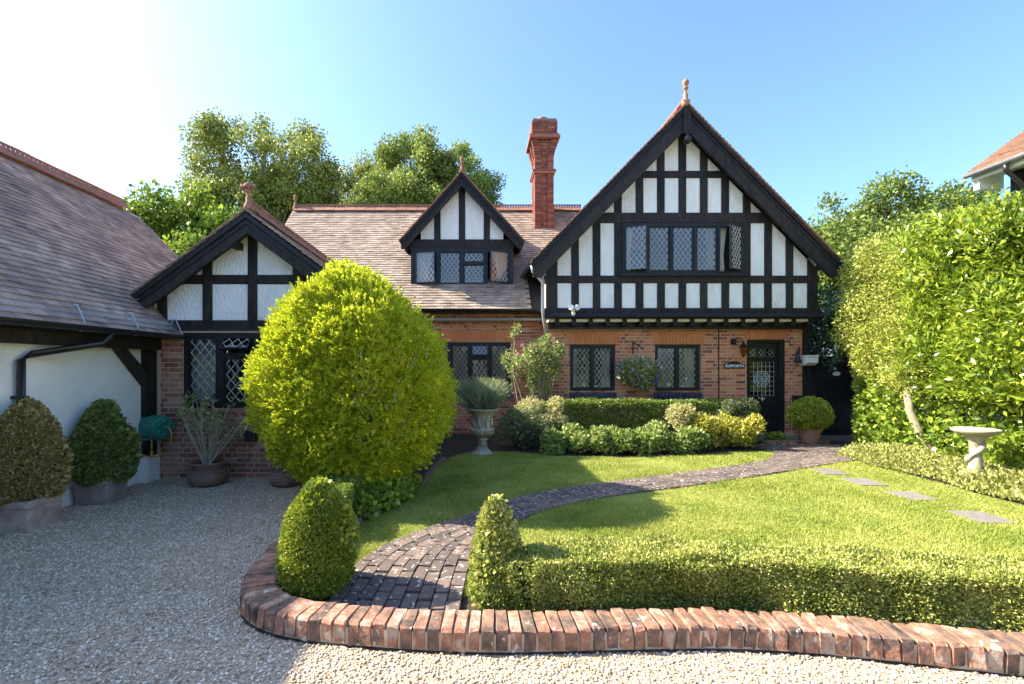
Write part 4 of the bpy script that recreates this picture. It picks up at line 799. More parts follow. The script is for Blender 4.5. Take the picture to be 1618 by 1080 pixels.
# ================================================================== NEIGHBOURING HOUSE
nb = thing('neighbouring_house', (11, 6, 0), 'corner of a neighbouring timbered house with orange tiled roof above the laurel', 'house')
nx, nz, ny = 9.22, 5.17, 9.0; VN = (.804, 0, .595)
MB().box(9.75, 14, 1.5, 8.7, 0, 5.45).build('wall', 'render', nb)
for yy in (8.62, 7.75, 6.9, 6.0, 5.1): MB().box(9.70, 9.76, yy-.09, yy+.09, 0, 5.4).build('timber_post', 'timber', nb)
MB().add([(9.69, a, z) for a, z in ((8.5, 4.6), (8.5, 4.85), (7.9, 5.4), (7.9, 5.15))]+[(9.75, a, z) for a, z in ((8.5, 4.6), (8.5, 4.85), (7.9, 5.4), (7.9, 5.15))], [(0,1,2,3),(0,4,5,1),(1,5,6,2),(2,6,7,3),(3,7,4,0)]).build('brace', 'timber', nb)
MB().box(9.28, 9.75, 1.5, 8.95, 5.10, 5.13).build('soffit', 'white', nb); MB().box(9.26, 9.30, 1.5, 8.97, 5.02, 5.2).build('fascia', 'white', nb); MB().box(9.3, 9.75, 8.86, 8.97, 4.85, 5.1).build('eave_box', 'white', nb)
mb = MB(); slope_board(mb, (nx, ny, nz), (0, -1, 0), VN, 7.5, 4.6); slope_board(mb, (nx+7.4, ny-7.5, nz), (0, 1, 0), (-VN[0], 0, VN[2]), 7.5, 4.6); rn = mb.build('roof', 'timber', nb)
tiles_part(rn, [tile_field((nx-.03, ny+.03, nz-.02), (0, -1, 0), VN, 6.0, 4.5)], 'tile_warm')
gutter(nb, (nx-.06, ny-.02, nz-.03), (nx-.06, 1.6, nz-.03), .06, 'leadsheet'); MB().tube([(nx-.06, 8.3, nz-.09), (nx-.05, 8.3, nz-.2), (nx+.4, 8.4, nz-.45), (nx+.45, 8.4, nz-.6), (nx+.45, 8.4, 0)], .04, 10).build('downpipe', 'plastic', nb, smooth=True)

# ================================================================== PLANTS
def stems(parent, base, tips, r0=.012, r1=.004, mat='bark', name='stems', n=5, bow=.1):
    mb = MB(); b = Vector(base)
    for t in tips:
        t = Vector(t); m = (b+t)/2+Vector((random.uniform(-bow, bow), random.uniform(-bow, bow), random.uniform(0, bow))); mb.tube([b, (b*.6+m*.4), m, (m+t)/2, t], [r0, r0*.85, (r0+r1)/2, r1*1.3, r1], n)
    return mb.build(name, mat, parent, smooth=True)
# golden cypress: egg-shaped clipped bush on a trunk
cyp = thing('golden_cypress', (-1.45, 6.3, 0), 'huge clipped golden cypress bush with pointed egg shape in front of the house', 'bush')
prof = [(.20, .30), (.32, .55), (.55, .78), (.85, .93), (1.2, 1.0), (1.55, .97), (1.9, .86), (2.2, .70), (2.42, .52), (2.60, .33), (2.74, .15), (2.86, .03)]
def loaf(n, grow, seed):
    P, N = topiary_pts([(z, r*grow) for z, r in prof], (0, 0, 0), 1.17, 1.08, n, sq=2.7, depth=.05, lump=.03, k=3.2, seed=seed)
    r = np.interp(P[:, 2], [p[0] for p in prof], [p[1] for p in prof])*grow; P[:, 1] *= np.maximum(r, .05)**-.55          # the ends stay steep, the top is a ridge
    P[:, 0] -= .16*np.clip((P[:, 2]-1.3)/1.6, 0, 1)*(P[:, 1] < .3)+.04; P[:, 1] = np.clip(P[:, 1], -1.14, 1.12)+.05*RNG.normal(size=n)*(np.abs(P[:, 1]) > 1.1)
    lump = .042*np.maximum(wob(P, 7, 21), -1.6)+.036*wob(P, 18, 22); P = P+N*lump[:, None]; return P+np.array([-1.42, 6.08, 0]), N
nsp = 12500; Ps, Ns = loaf(nsp, 1.0, 3)                        # sprays, each a fan of scale leaves
Ds = unitv(Ns*.8+np.array([0, 0, .4])+RNG.normal(size=(nsp, 3))*.35); m_ = 18; tt = RNG.random((nsp, m_)); ls = RNG.uniform(.035, .14, nsp)
P = (Ps[:, None, :]-Ns[:, None, :]*.06+Ds[:, None, :]*(ls[:, None]*tt)[..., None]+RNG.normal(size=(nsp, m_, 3))*(.018*(1.1-tt))[..., None]).reshape(-1, 3); N = np.repeat(Ds, m_, 0)
foliage('foliage', P, N, .034, 'cypress', cyp, wr=.38, out=1, up=.1, rnd=.36, lj=.4)
P2, N2 = loaf(22000, .88, 3); foliage('inner_foliage', P2, N2, .08, 'cypress', cyp, wr=.5, out=.3, up=.2, rnd=1)
n = 260; Pd, Nd = loaf(n, .99, 3); Pd = Pd[(Pd[:, 0] > -1.3) & (Pd[:, 2] < 1.7)]; mb = MB()                                # dead grey twigs on the shaded flank
for p in Pd[:90]: q = Vector(p); mb.tube([q, q+Vector((random.uniform(-.02, .10), random.uniform(-.08, .02), random.uniform(.05, .16)))], [.004, .002], 4)
tag(mb.build('dead_twigs', 'twig', cyp), None, kind='stuff')
MB().tube([(-1.45, 6.3, -.05), (-1.42, 6.28, .3), (-1.45, 6.3, .7), (-1.4, 6.3, 1.4)], [.13, .11, .10, .06], 9).build('trunk', 'bark', cyp, smooth=True)
stems(cyp, (-1.43, 6.28, .3), [(-1.45+1.0*math.cos(a), 6.3+.95*math.sin(a), .75+.25*random.random()) for a in np.linspace(0, 6, 14)], .03, .008, 'bark', 'branches')
# clipped box balls, cone and hedges
def box_bush(name, label, prof, c, sx, sy, n, L, mat, group=None, sq=2.0, depth=.06, lump=.02, k=8, cat='bush', wr=.5):
    t = thing(name, c, label, cat, group); P, N = topiary_pts(prof, c, sx, sy, n, sq, depth, lump, k, random.randrange(999))
    foliage('foliage', P, N, L, mat, t, wr=wr, out=.7, up=.35, rnd=.7)
    Pi, Ni = topiary_pts([(z, r*.9) for z, r in prof], c, sx, sy, n//7, sq, .02, lump, k, 5); foliage('inner_foliage', Pi, Ni, L*1.8, mat, t, wr=.8, out=.2, rnd=1)
    z0 = prof[0][0]; MB().tube([(c[0], c[1], c[2]), (c[0]+.01, c[1], c[2]+z0+.12)], [.03, .02], 6).build('stem', 'bark', t); return t
egg = [(.02, .70), (.10, .90), (.25, 1.0), (.40, .95), (.55, .78), (.66, .52), (.73, .25), (.76, .03)]
box_bush('box_ball', 'rounded bright green box bush at the curved end of the brick edging', egg, (-1.10, 3.38, .02), .265, .265, 36000, .0195, 'box_bright')
cone = [(.02, .80), (.12, 1.0), (.30, .92), (.45, .70), (.58, .48), (.66, .28), (.705, .05)]
box_bush('box_cone', 'pale box cone at the end of the front hedge beside the path', cone, (.13, 3.14, .02), .20, .20, 21000, .019, 'box_pale', depth=.05, lump=.028)
def hedge(name, label, x0, x1, y0, y1, z1, n, L, mat, skew=0, depth=.05, lump=.02, seed=4):
    t = thing(name, ((x0+x1)/2, (y0+y1)/2, 0), label, 'hedge'); P, N = box_pts(x0, x1, y0, y1, .02, z1, n, depth, lump, 7, seed); P[:, 1] += skew(P[:, 0]) if skew else 0
    foliage('foliage', P, N, L, mat, t, wr=.5, out=.7, up=.4, rnd=.75)
    Pi, Ni = box_pts(x0+.03, x1-.03, y0+.03, y1-.03, .02, z1-.04, n//8, .02, lump, 7, seed); Pi[:, 1] += skew(Pi[:, 0]) if skew else 0; foliage('inner_foliage', Pi, Ni, L*1.8, mat, t, wr=.8, out=.2, rnd=1)
    return t
kx_, ky_ = [p[0] for p in KS[20:]], [p[1] for p in KS[20:]]
hedge('box_hedge', 'long low yellowing box hedge behind the brick edging', .22, 4.3, .27, .66, .40, 130000, .0195, 'box_pale', skew=lambda x: np.interp(x, kx_, ky_)+0*x, lump=.028)
hedge('box_hedge', 'small dark box hedge under the golden cypress', -1.62, -1.22, 4.35, 5.3, .42, 9000, .026, 'box')
hedge('box_hedge', 'clipped green box hedge along the front wall of the house', 1.35, 5.62, 9.42, 9.95, .90, 42000, .034, 'box', lump=.02)
# plants under the cypress
t = thing('ground_plant', (-1.0, 5.0, 0), 'dark leafy ivy plant beneath the cypress beside the lawn edging', 'plant')
P, N = blob_pts([(-1.2, 5.0, .10, .16), (-1.05, 5.3, .12, .18), (-.95, 5.6, .12, .18), (-.85, 6.0, .12, .16), (-1.3, 5.5, .15, .2)], 2600, .9); foliage('foliage', P, N, .06, 'ivy', t, wr=.8, up=.5)
# potted bushes
def square_pot(name, label, x, y, w, h, mat='planter', cat='planter'):
    z = gz(y); t = MB()
    prof = [(w*.43, 0), (w*.45, h*.45), (w*.47, h*.80), (w*.53, h*.82), (w*.53, h*.93), (w*.5, h), (w*.43, h), (w*.40, h*.86)]
    t.lathe([(r*1.414, zz) for r, zz in prof], 0, 0, 0, 4); t.xf(Matrix.Translation((x, y, z)) @ Matrix.Rotation(math.pi/4, 4, 'Z')); o = t.build(name, mat, org=(x, y, z)); tag(o, label, cat, 'square terracotta planters')
    s = MB(); s.box(x-w*.40, x+w*.40, y-w*.40, y+w*.40, z+h*.84, z+h*.90); s.build('soil', 'soil', o); return o
square_pot('square_planter', 'square terracotta planter with bronzed box bush at the left picture edge', -4.56, 4.88, .44, .32)
square_pot('square_planter', 'square terracotta planter under the green box bush by the hose reel', -4.56, 5.88, .40, .30)
pe = [(0, .55), (.06, .8), (.2, .98), (.38, 1.0), (.58, .84), (.76, .56), (.88, .28), (.94, .04)]
box_bush('potted_box', 'bronzed box bush in the planter at the left picture edge', [(z*1.06, r) for z, r in pe], (-4.56, 4.88, .24), .34, .34, 26000, .028, 'box_brown', depth=.08, lump=.03)
box_bush('potted_box', 'dark green box bush in the planter before the white wall', [(z*1.02, r) for z, r in pe], (-4.55, 5.88, .20), .36, .34, 22000, .03, 'box_dark', depth=.08, lump=.03)
bp = thing('terracotta_pot', (6.77, 9.72, 0), 'round terracotta pot holding the clipped box ball by the gate', 'pot')
MB().lathe([(.14, 0), (.155, .02), (.20, .27), (.225, .275), (.23, .33), (.20, .335), (.19, .28)], 6.77, 9.72, .03, 28).build('pot_body', 'terracotta', bp, smooth=True)
ball = [(.0, .35), (.06, .72), (.16, .94), (.28, 1.0), (.42, .92), (.52, .70), (.59, .38), (.615, .04)]
box_bush('box_ball', 'round clipped box ball in the terracotta pot beside the gate', ball, (6.77, 9.72, .31), .40, .38, 17000, .034, 'box_bright')
# twiggy camellia in a ribbed pot, and an empty pot
def ribbed_pot(label, x, y, rr, h):
    z = gz(y); prof = [(rr*.62, 0), (rr*.78, h*.06)]
    for k in range(9): zz = h*(.12+.075*k); r_ = rr*(.82+.20*math.sin(math.pi*min(1, .15+k/9.5))); prof += [(r_, zz), (r_+.006, zz+h*.03)]
    prof += [(rr*.88, h*.88), (rr*1.02, h*.92), (rr*1.04, h*.97), (rr*.97, h), (rr*.86, h*.97), (rr*.84, h*.80)]
    t = MB(); t.lathe(prof, x, y, z, 32); o = tag(t.build('ribbed_pot', 'pot_brown', org=(x, y, z), smooth=False), label, 'pot', 'ribbed round pots'); MB().lathe([(.01, 0), (rr*.85, .0), (rr*.85, .01)], x, y, z+h*.84, 20).build('soil', 'soil', o); return o
ribbed_pot('ribbed brown pot holding a sparse twiggy shrub', -3.76, 6.78, .245, .34); ribbed_pot('ribbed brown pot beside the golden cypress, mostly empty', -2.66, 6.78, .23, .31)
cam_p = thing('twiggy_shrub', (-3.76, 6.78, .15), 'sparse twiggy shrub with few leaves in the ribbed pot', 'shrub'); mb = MB(); tips = []
for k in range(22):
    a = k*2.4+random.uniform(-.3, .3); r_ = random.uniform(.22, .50); tp = Vector((-3.76+r_*math.cos(a)*1.05, 6.78+r_*math.sin(a)*.7, random.uniform(.65, 1.16)-.3*max(0, r_-.35))); b = Vector((-3.76+random.uniform(-.05, .05), 6.78+random.uniform(-.05, .05), .18)); m = b.lerp(tp, .5)+Vector((random.uniform(-.06, .06), random.uniform(-.05, .05), .04))
    mb.tube([b, m, tp], [.014, .010, .006], 5)
    for q in range(4): s0 = m.lerp(tp, random.uniform(0, .9)); s1 = s0+Vector((random.uniform(-.16, .16), random.uniform(-.1, .1), random.uniform(.02, .18))); mb.tube([s0, s0.lerp(s1, .5)+Vector((0, 0, .015)), s1], [.007, .005, .0035], 4); tips.append(s1)
    tips.append(tp)
mb.build('stems', 'twig', cam_p); tp = np.array([tuple(p) for p in tips]); P = np.repeat(tp, 4, 0)+RNG.normal(0, .03, (len(tp)*4, 3)); foliage('leaves', P, RNG.normal(size=P.shape), .06, 'rose', cam_p, wr=.55, up=.3)
# hose reel
hr = thing('hose_reel', (-4.62, 7.05, .6), 'teal wall-mounted hose reel with yellow hose', 'hose reel')
RM = Matrix.Translation((-4.66, 6.98, .70)) @ Matrix.Rotation(math.radians(72), 4, 'Z') @ Matrix.Rotation(math.pi/2, 4, 'X')
RM = Matrix.Translation((-4.50, 6.95, .70)) @ Matrix.Rotation(math.radians(-22), 4, 'Z') @ Matrix.Rotation(-math.pi/2, 4, 'Y')
MB().lathe([(.02, -.03), (.15, -.03), (.165, -.01), (.17, .02), (.17, .12), (.175, .13), (.175, .15), (.17, .16), (.165, .30), (.15, .325), (.02, .325)], 0, 0, 0, 28).xf(RM).build('drum', 'teal', hr, smooth=False)
for k in range(6): a = k*math.pi/3; MB().lathe([(.005, -.048), (.03, -.046), (.036, -.03)], .095*math.cos(a), .095*math.sin(a), 0, 12).xf(RM).build('hub_boss', 'teal', hr, smooth=True)
MB().box(-4.83, -4.55, 6.93, 7.10, .52, .56).build('foot', 'teal', hr); MB().prism([(-4.80, .84), (-4.62, .88), (-4.55, .86), (-4.56, .83), (-4.78, .80)], 6.9, 7.02).build('handle', 'teal', hr)
MB().tube([(-4.47, 6.93, .72), (-4.40, 6.92, .71), (-4.36, 6.92, .62), (-4.37, 6.92, .48), (-4.44, 6.92, .36), (-4.56, 6.92, .29), (-4.70, 6.88, .30), (-4.80, 6.84, .36), (-4.86, 6.8, .42)], .010, 8).build('hose', 'hose', hr, smooth=True)
MB().tube([(-4.62, 6.88, .55), (-4.62, 6.88, .40)], .011, 8).build('hose_end', 'hose', hr); MB().lathe([(.014, 0), (.018, .02), (.018, .09), (.012, .1)], -4.62, 6.88, .28, 10).build('nozzle', 'hose', hr, smooth=True); MB().lathe([(.02, 0), (.026, .01), (.02, .05)], -4.62, 6.88, .54, 10).build('tap_joint', 'plastic', hr)
# stone urn with lavender
ur = thing('stone_urn', (.136, 8.65, 0), 'classical stone urn with carved figures at the lawn edge', 'urn')
up_ = [(.19, 0), (.19, .03), (.17, .05), (.11, .09), (.075, .16), (.068, .25), (.10, .265), (.105, .285), (.07, .30), (.09, .315), (.15, .345), (.195, .40), (.205, .45), (.19, .475), (.175, .485), (.17, .62), (.185, .70), (.22, .76), (.285, .795), (.30, .81), (.30, .825), (.28, .835), (.22, .80)]
MB().lathe(up_, .136, 8.65, 0, 36).build('urn_body', 'stone', ur, smooth=True)
mb = MB()
for k in range(26): a = 2*math.pi*k/26; c, s = math.cos(a), math.sin(a); mb.tube([(.136+r_*c, 8.65+r_*s, z) for r_, z in ((.14, .34), (.188, .39), (.203, .44), (.19, .472))], .020, 5)
mb.build('gadroon_band', 'stone', ur, smooth=True); mb = MB()
for k in range(9):
    a = 2*math.pi*k/9+.2; c, s = math.cos(a), math.sin(a); f = lambda r_, z, da=0: (.136+r_*math.cos(a+da), 8.65+r_*math.sin(a+da), z)
    mb.tube([f(.172, .49), f(.178, .56), f(.182, .62), f(.184, .66)], [.020, .026, .024, .014], 6); mb.tube([f(.186, .675), f(.19, .70)], [.016, .014], 6); mb.tube([f(.18, .63), f(.184, .60, .2), f(.182, .64, .33)], .010, 5); mb.tube([f(.175, .49, .12), f(.18, .57, .05)], [.012, .014], 5)
mb.build('carved_figures', 'stone', ur, smooth=True); mb = MB()
for k in range(20): a = 2*math.pi*k/20; mb.tube([(.136+r_*math.cos(a), 8.65+r_*math.sin(a), z) for r_, z in ((.17, .045), (.112, .09), (.078, .16), (.07, .24))], .009, 4)
mb.build('fluted_foot', 'stone', ur, smooth=True)
lv = thing('lavender', (.136, 8.65, .8), 'grey-green lavender growing in the stone urn', 'plant'); n = 2600; a = RNG.uniform(0, 6.28, n); rr = .26*np.sqrt(RNG.random(n))
P = np.c_[.136+rr*np.cos(a), 8.65+rr*np.sin(a), np.full(n, .80)+RNG.random(n)*.10]; D = np.c_[np.cos(a)*rr*1.5, np.sin(a)*rr*1.5, np.ones(n)*.9]+RNG.normal(0, .24, (n, 3)); V, F = leaves(P, D, RNG.uniform(.16, .54, n), .035, 0); np_obj('leaves', V, F, 'lavender', lv)
P2, N2 = blob_pts([(.136, 8.65, .92, .24), (-.12, 8.65, .98, .16)], 1800, .8); foliage('lower_leaves', P2, N2, .07, 'lavender', lv, wr=.25, up=.6)
P = P[:500]; D = D[:500]; V, F = leaves(P+unitv(D)*.45, D, .08, .16, 0); tag(np_obj('flower_spikes', V, F, 'greyshrub', lv), None, kind='stuff')
# shrubs in front of the hedge
def shrub(name, label, sph, n, L, mat, wr=.5, up=.4, rnd=.8, flat=.9, cat='shrub', group=None, shell=.4):
    c = (sph[0][0], sph[0][1], 0); t = thing(name, c, label, cat, group); P, N = blob_pts(sph, n, flat, shell); P[:, 2] = np.maximum(P[:, 2], .02); foliage('foliage', P, N, L, mat, t, wr=wr, up=up, rnd=rnd, out=.6)
    stems(t, (c[0], c[1], 0), [(s[0], s[1], s[2]) for s in sph], .012, .005); return t
def rb(x0, x1, y0, y1, z0, z1, r0, r1, k): return [(random.uniform(x0, x1), random.uniform(y0, y1), random.uniform(z0, z1), random.uniform(r0, r1)) for _ in range(k)]
shrub('grey_shrub', 'grey-green rounded shrub right of the stone urn', rb(.55, 1.35, 9.0, 9.5, .25, .62, .18, .28, 18), 9500, .05, 'greyshrub')
shrub('variegated_shrub', 'cream variegated shrub below the climbing rose', rb(.95, 1.75, 9.35, 9.8, .55, .85, .12, .2, 13), 5200, .05, 'cream')
shrub('cream_shrub', 'small pale yellow shrub between the grey shrub and perennials', rb(1.25, 1.7, 9.05, 9.3, .45, .62, .10, .15, 7), 2600, .05, 'cream')
shrub('perennial_clump', 'leafy green perennial clump with pale flowers nearest the urn', rb(1.3, 2.15, 8.55, 8.95, .10, .34, .12, .2, 16), 6000, .06, 'geranium', wr=.75, up=.6)
shrub('perennial_clump', 'leafy green perennial clump in the middle of the flower bed', rb(2.15, 3.3, 8.5, 8.9, .10, .36, .12, .2, 20), 7600, .06, 'geranium', wr=.75, up=.6)
shrub('perennial_clump', 'leafy green perennial clump left of the yellow shrub', rb(3.3, 4.1, 8.65, 9.0, .12, .42, .12, .2, 15), 5600, .06, 'geranium', wr=.75, up=.6)
shrub('yellow_shrub', 'golden yellow leaved shrub at the right end of the flower bed', rb(4.25, 5.35, 8.95, 9.3, .2, .52, .13, .2, 18), 6400, .06, 'yellow', wr=.55)
shrub('pale_shrub', 'cream and yellow shrub before the hedge left of the golden one', rb(3.75, 4.5, 9.1, 9.4, .45, .75, .12, .18, 11), 4200, .05, 'cream')
shrub('white_variegated_shrub', 'white variegated shrub at the right end of the front hedge', rb(4.75, 5.5, 9.33, 9.5, .6, .85, .09, .13, 9), 2400, .045, 'greyshrub')
shrub('door_plant', 'low green plants beside the door step', rb(6.1, 6.6, 9.95, 10.15, .03, .10, .08, .12, 7), 1200, .05, 'ivy', wr=.8)
tag(MB().box(6.0, 6.62, 9.72, 9.94, .03, .06).build('door_mat', 'mat'), 'dark rubber mat on the step before the door', 'door mat')
# climbing rose
ro = thing('climbing_rose', (1.3, 10.3, 0), 'loose climbing rose with a few pink blooms against the brick wall', 'rose')
sph = rb(.75, 1.85, 10.0, 10.5, 1.45, 2.1, .12, .2, 22)+rb(1.2, 1.7, 10.1, 10.4, 1.0, 1.4, .07, .12, 7)+[(.9, 10.2, 2.4, .09), (.82, 10.2, 2.25, .08)]; P, N = blob_pts(sph, 5200, 1, .6); foliage('foliage', P, N, .055, 'rose', ro, wr=.6)
stems(ro, (1.35, 10.3, .1), [(s[0], s[1], s[2]) for s in sph[:16]], .014, .005, 'bark_pale', bow=.16); stems(ro, (1.0, 10.2, .3), [(.8, 10.2, 1.5), (.85, 10.25, 2.3)], .014, .006, 'bark_pale', 'old_stems')
P = np.array([(1.62, 9.95, 2.12), (1.66, 9.98, 2.05), (.98, 9.9, 2.02), (.9, 9.95, 1.85), (1.2, 9.92, 2.0)]); P = np.repeat(P, 12, 0)+RNG.normal(0, .018, (60, 3)); foliage('blooms', P, RNG.normal(size=P.shape), .035, 'pink', ro, wr=.9)
# hanging basket
hb = thing('hanging_basket', (3.55, YB-.3, 1.4), 'hanging basket of violet and pink flowers between the two ground floor windows', 'hanging basket')
bx_, by_ = 3.57, YB-.30; P, N = blob_pts([(bx_, by_, 1.47, .32), (bx_-.25, by_, 1.52, .22), (bx_+.27, by_, 1.50, .22), (bx_+.05, by_-.03, 1.25, .22), (bx_+.32, by_, 1.36, .16), (bx_-.33, by_, 1.40, .16)], 4600, .9, .4); foliage('foliage', P, N, .05, 'geranium', hb, wr=.5, up=.0)
i = RNG.choice(len(P), 260); foliage('flowers', np.repeat(P[i]+N[i]*.03, 4, 0), np.repeat(N[i], 4, 0), .042, 'violet', hb, wr=.9, rnd=.9)['kind'] = 'stuff'; i = RNG.choice(len(P), 70); i = i[P[i, 0] < bx_+.05]; foliage('pink_flowers', np.repeat(P[i]+N[i]*.03, 5, 0), np.repeat(N[i], 5, 0), .04, 'cream', hb, wr=.9)['kind'] = 'stuff'
mb = MB()
for a in (0, 2.1, 4.2): mb.tube([(bx_, by_, 1.98), (bx_+.17*math.cos(a), by_+.17*math.sin(a), 1.5)], .005, 4)
mb.build('chains', 'zinc', hb); MB().tube([(bx_-.05, YB-.01, 1.86), (bx_-.05, YB-.01, 2.12), (bx_-.05, YB-.02, 2.10), (bx_-.02, YB-.2, 2.06), (bx_, by_, 2.02), (bx_, by_, 1.98)], .012, 6).build('bracket', 'black', hb); MB().lathe([(.06, -.17), (.14, -.12), (.18, 0), (.17, .0)], bx_, by_, 1.42, 16).build('bowl', 'plastic', hb, smooth=True); MB().tube([(bx_+.30+.02*math.cos(t), by_-.12, 1.36+.14*math.sin(t)) for t in np.linspace(-1.5, 1.5, 8)], .022, 6).build('blue_rim', 'blue', hb)
# bird bath
bb = thing('bird_bath', (6.72, 6.45, 0), 'stone bird bath with twisted pedestal before the laurel', 'bird bath')
MB().lathe([(.22, 0), (.22, .06), (.17, .075), (.155, .10), (.17, .12), (.165, .14), (.12, .15)], 6.72, 6.45, .02, 20).build('base', 'stone', bb, smooth=False)
MB().lathe([(.105, .14), (.07, .25), (.065, .40), (.07, .55), (.12, .62), (.13, .64)], 6.72, 6.45, .02, 20).build('column', 'stone', bb, smooth=True)
MB().tube([(6.72+.07*math.cos(t), 6.45+.07*math.sin(t), .16+.07*t) for t in np.linspace(0, 6.6, 34)], [.034+.010*math.sin(3*t) for t in np.linspace(0, 6.6, 34)], 8).build('twisted_rope', 'stone', bb, smooth=True)
MB().lathe([(.05, .62), (.13, .635), (.20, .665), (.245, .70), (.25, .725), (.235, .735), (.21, .705), (.10, .685), (.01, .685)], 6.72, 6.45, .02, 36).build('bowl', 'stone', bb, smooth=True)
# ================================================================== RIGHT-HAND BORDER
la = thing('laurel_bush', (8.3, 6.4, 0), 'tall glossy light green laurel bush filling the right side', 'bush')
P, N = box_pts(7.15, 9.4, 4.4, 8.15, 1.05, 3.72, 66000, .5, .2, 1.7, 8); P[:, 2] += .22*np.sin(P[:, 1]*1.9+.5)*(P[:, 2] > 3.2)
foliage('foliage', P, N, .092, 'laurel', la, wr=.38, out=.75, up=.15, rnd=.6, fold=.25)
P, N = box_pts(7.45, 9.3, 4.6, 8.0, 1.2, 3.7, 9000, .2, .1, 2.2, 8); foliage('inner_foliage', P, N, .16, 'laurel', la, wr=.4, rnd=.9)
sph = [(random.uniform(7.1, 8.6), random.uniform(4.6, 8.1), random.uniform(3.4, 3.72), random.uniform(.16, .34)) for _ in range(34)]+[(random.uniform(6.95, 7.2), random.uniform(4.8, 8.0), random.uniform(1.3, 3.7), random.uniform(.16, .34)) for _ in range(30)]; P, N = blob_pts(sph, 13000, 1.25, .8); foliage('outer_shoots', P, N, .10, 'laurel', la, wr=.36, out=.5, up=.7, rnd=.5, fold=.25)
MB().tube([(7.62, 6.75, -.02), (7.60, 6.74, .5), (7.66, 6.72, 1.0), (7.8, 6.7, 2.0)], [.10, .09, .085, .05], 9).build('trunk', 'bark', la, smooth=True)
stems(la, (7.65, 6.72, .9), [(random.uniform(7.3, 9), random.uniform(4.8, 7.8), random.uniform(1.5, 3.6)) for _ in range(16)], .04, .012, name='branches', bow=.3)
pv = thing('golden_privet', (7.75, 8.3, 0), 'small-leaved yellow-green tree with bent pale trunk beside the gate', 'tree')
sph = rb(7.4, 8.5, 8.1, 9.7, 1.9, 3.75, .32, .5, 36)+rb(7.15, 7.7, 7.9, 9.5, 1.35, 2.3, .25, .36, 18); sph = [(max(x_, (.79 if z_ < 2.1 else .745)*y_+r_), y_, z_, r_) for x_, y_, z_, r_ in sph]; P, N = blob_pts(sph, 60000, 1, .5); foliage('foliage', P, N, .055, 'privet', pv, wr=.42, up=.2, out=.7)
MB().tube([(7.52, 7.75, -.02), (7.42, 7.8, .22), (7.30, 7.9, .5), (7.24, 8.0, .85), (7.27, 8.1, 1.2), (7.4, 8.3, 1.7), (7.7, 8.6, 2.4)], [.075, .065, .06, .058, .055, .05, .03], 9).build('trunk', 'bark_pale', pv, smooth=True); stems(pv, (7.28, 8.1, 1.15), [(s[0]+.3, s[1]+.3, s[2]) for s in sph[:12]], .022, .006, 'bark', 'branches', bow=.2)
iv = thing('ivy', (7.8, 8.8, 0), 'ivy covered bank beneath the golden privet and laurel', 'ivy')
P, N = blob_pts([(max(random.uniform(7.35, 7.65)+.10*z_, .80*y_+.26), y_, z_, .28) for y_ in np.linspace(5.2, 9.9, 17) for z_ in (.2, .5, .85, 1.2, 1.5)], 24000, 1, .5); foliage('foliage', P, N, .075, 'ivy', iv, wr=.85, up=.1, rnd=.6)
dk = thing('dark_evergreen', (8.5, 11.2, 0), 'dark glossy evergreen hanging over the black gate', 'bush')
P, N = blob_pts(rb(7.75, 9.3, 10.8, 12.0, 1.9, 3.0, .3, .5, 18)+rb(8.4, 8.8, 10.2, 10.5, .9, 2.2, .2, .3, 9)+[(7.75, 10.5, 1.75, .2), (7.6, 10.7, 2.2, .25)], 15000, 1, .5); foliage('foliage', P, N, .085, 'ivy_dark', dk, wr=.6, up=.0, rnd=.7); MB().tube([(8.8, 11.2, 0), (8.7, 11.2, 1.2), (8.5, 11.2, 2.3)], [.1, .08, .05], 8).build('trunk', 'bark', dk)
n = 26000; P = np.c_[RNG.uniform(6.22, 7.6, n), RNG.uniform(4.2, 8.4, n), np.zeros(n)]; P = P[P[:, 0] > 6.26+.06*np.sin(P[:, 1]*4)]; P[:, 2] = .02+.22*RNG.random(len(P))*np.clip((P[:, 0]-6.2)*3, .25, 1); ok = (np.hypot(P[:, 0]-6.72, P[:, 1]-6.45) > .2); P = P[ok]
N = np.tile(np.array([[-.3, -.2, 1.0]]), (len(P), 1)); tag(foliage('ground_cover', P, N, .052, 'cover', None, wr=.6, up=.4, rnd=.7), 'pale green ground cover along the right edge of the lawn', 'ground cover', kind='stuff')
tf = thing('fern_tuft', (8.15, 9.6, 0), 'low dark green plant at the foot of the gate', 'plant'); P, N = blob_pts([(8.2, 9.7, .15, .2), (8.4, 9.6, .18, .22)], 900, .8); foliage('foliage', P, N, .08, 'ivy_dark', tf, wr=.5, up=.5)
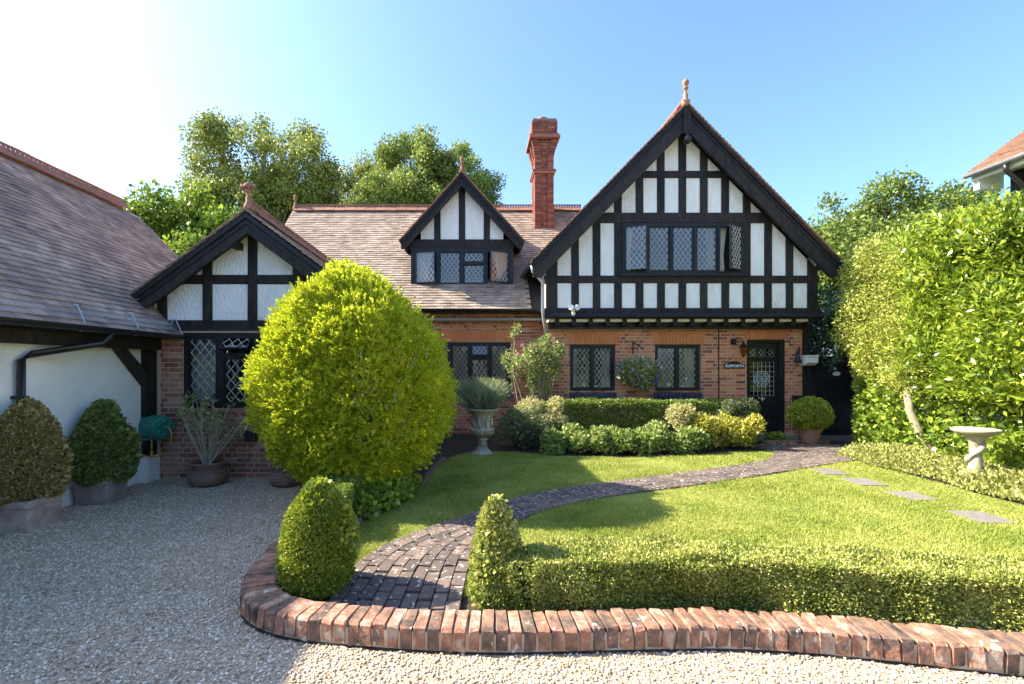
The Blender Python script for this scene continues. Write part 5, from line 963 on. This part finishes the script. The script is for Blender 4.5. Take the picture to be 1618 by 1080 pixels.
# ================================================================== TREES BEHIND
def tree(name, label, x, y, top, z0, rx, ry, n, L, mat, k=46, clump=.75, droop=0, trunk=.16, bark='bark', wr=.6, lobes=None, shell=.85, pw=1.0):
    t = thing(name, (x, y, 0), label, 'tree', 'trees behind the houses'); zc = (top+z0)/2; rz = (top-z0)/2; sph = []
    while len(sph) < k:
        d = unitv(RNG.normal(size=(1, 3)))[0]*RNG.random()**.45; p = np.array([x+d[0]*rx, y+d[1]*ry, zc+d[2]*rz*.95])
        if lobes is not None and not lobes(p): continue
        f = 1-.45*max(0, (p[2]-zc)/rz)**pw; sph.append((x+(p[0]-x)*f, p[1], p[2], clump*random.uniform(.6, 1.15)*(.65+.35*f)))
    P, N = blob_pts(sph, n, .8, shell)
    if droop: P[:, 2] -= droop*RNG.random(len(P))**2
    foliage('crown', P, N, L, mat, t, wr=wr, out=.5, up=-.5 if droop else .1, rnd=.8)
    mb = MB(); mb.tube([(x, y, -.3), (x+.1, y, zc*.45), (x-.05, y, zc), (x+.05, y, zc+rz*.6)], [trunk*1.3, trunk, trunk*.7, trunk*.25], 9)
    mb.build('trunk', bark, t, smooth=True); mb = MB()
    for s in sph[::2]:
        b = Vector((x, y, z0+(s[2]-z0)*.35-.3)); e = Vector(s[:3]); m = b.lerp(e, .5)+Vector((0, 0, .25)); mb.tube([b, m, e], [trunk*.38, trunk*.22, trunk*.07], 6)
    mb.build('limbs', bark, t, smooth=True); return t
tree('leafy_tree', 'bright yellow-green leafy tree behind the outbuilding roof', -10.4, 17, 8.3, 2.2, 2.7, 2.2, 44000, .15, 'maple', 80, .8, pw=2)
tree('birch_tree', 'tall wispy birch with drooping twigs behind the left gable', -8.8, 20, 13.0, 3.2, 3.9, 2.4, 95000, .12, 'birch', 170, .66, droop=.6, trunk=.2, bark='bark_pale', pw=2.5)
tree('dense_tree', 'darker tree between the birch and the upright trees', -5.5, 24, 12.3, 3.0, 3.3, 1.8, 70000, .13, 'birch', 140, .85, pw=4)
tree('upright_tree', 'upright silvery green tree behind the main roof ridge', -2.9, 21.5, 12.7, 3.4, 2.3, 1.8, 85000, .12, 'poplar', 150, .62, pw=3)
tree('upright_tree', 'shorter upright tree behind the dormer', -.6, 22, 11.9, 3.4, 2.1, 1.6, 66000, .12, 'poplar', 130, .58, pw=3)
tree('rounded_tree', 'broad rounded green tree behind the right-hand hedge', 16.3, 19, 8.9, 2.6, 4.2, 2.8, 80000, .14, 'oak', 190, .8, trunk=.2, pw=3)
# trees across the drive, behind the viewer: the window panes mirror them
tree('garden_tree', 'leafy tree across the drive mirrored in the left windows', -4.5, -13, 4.6, .3, 4.5, 2, 12000, .38, 'oak', 60, 1.1, pw=4)
tree('garden_tree', 'leafy tree across the drive mirrored in the right windows', 5.5, -14, 4.4, .3, 5.0, 2, 12000, .38, 'oak', 60, 1.1, pw=4)
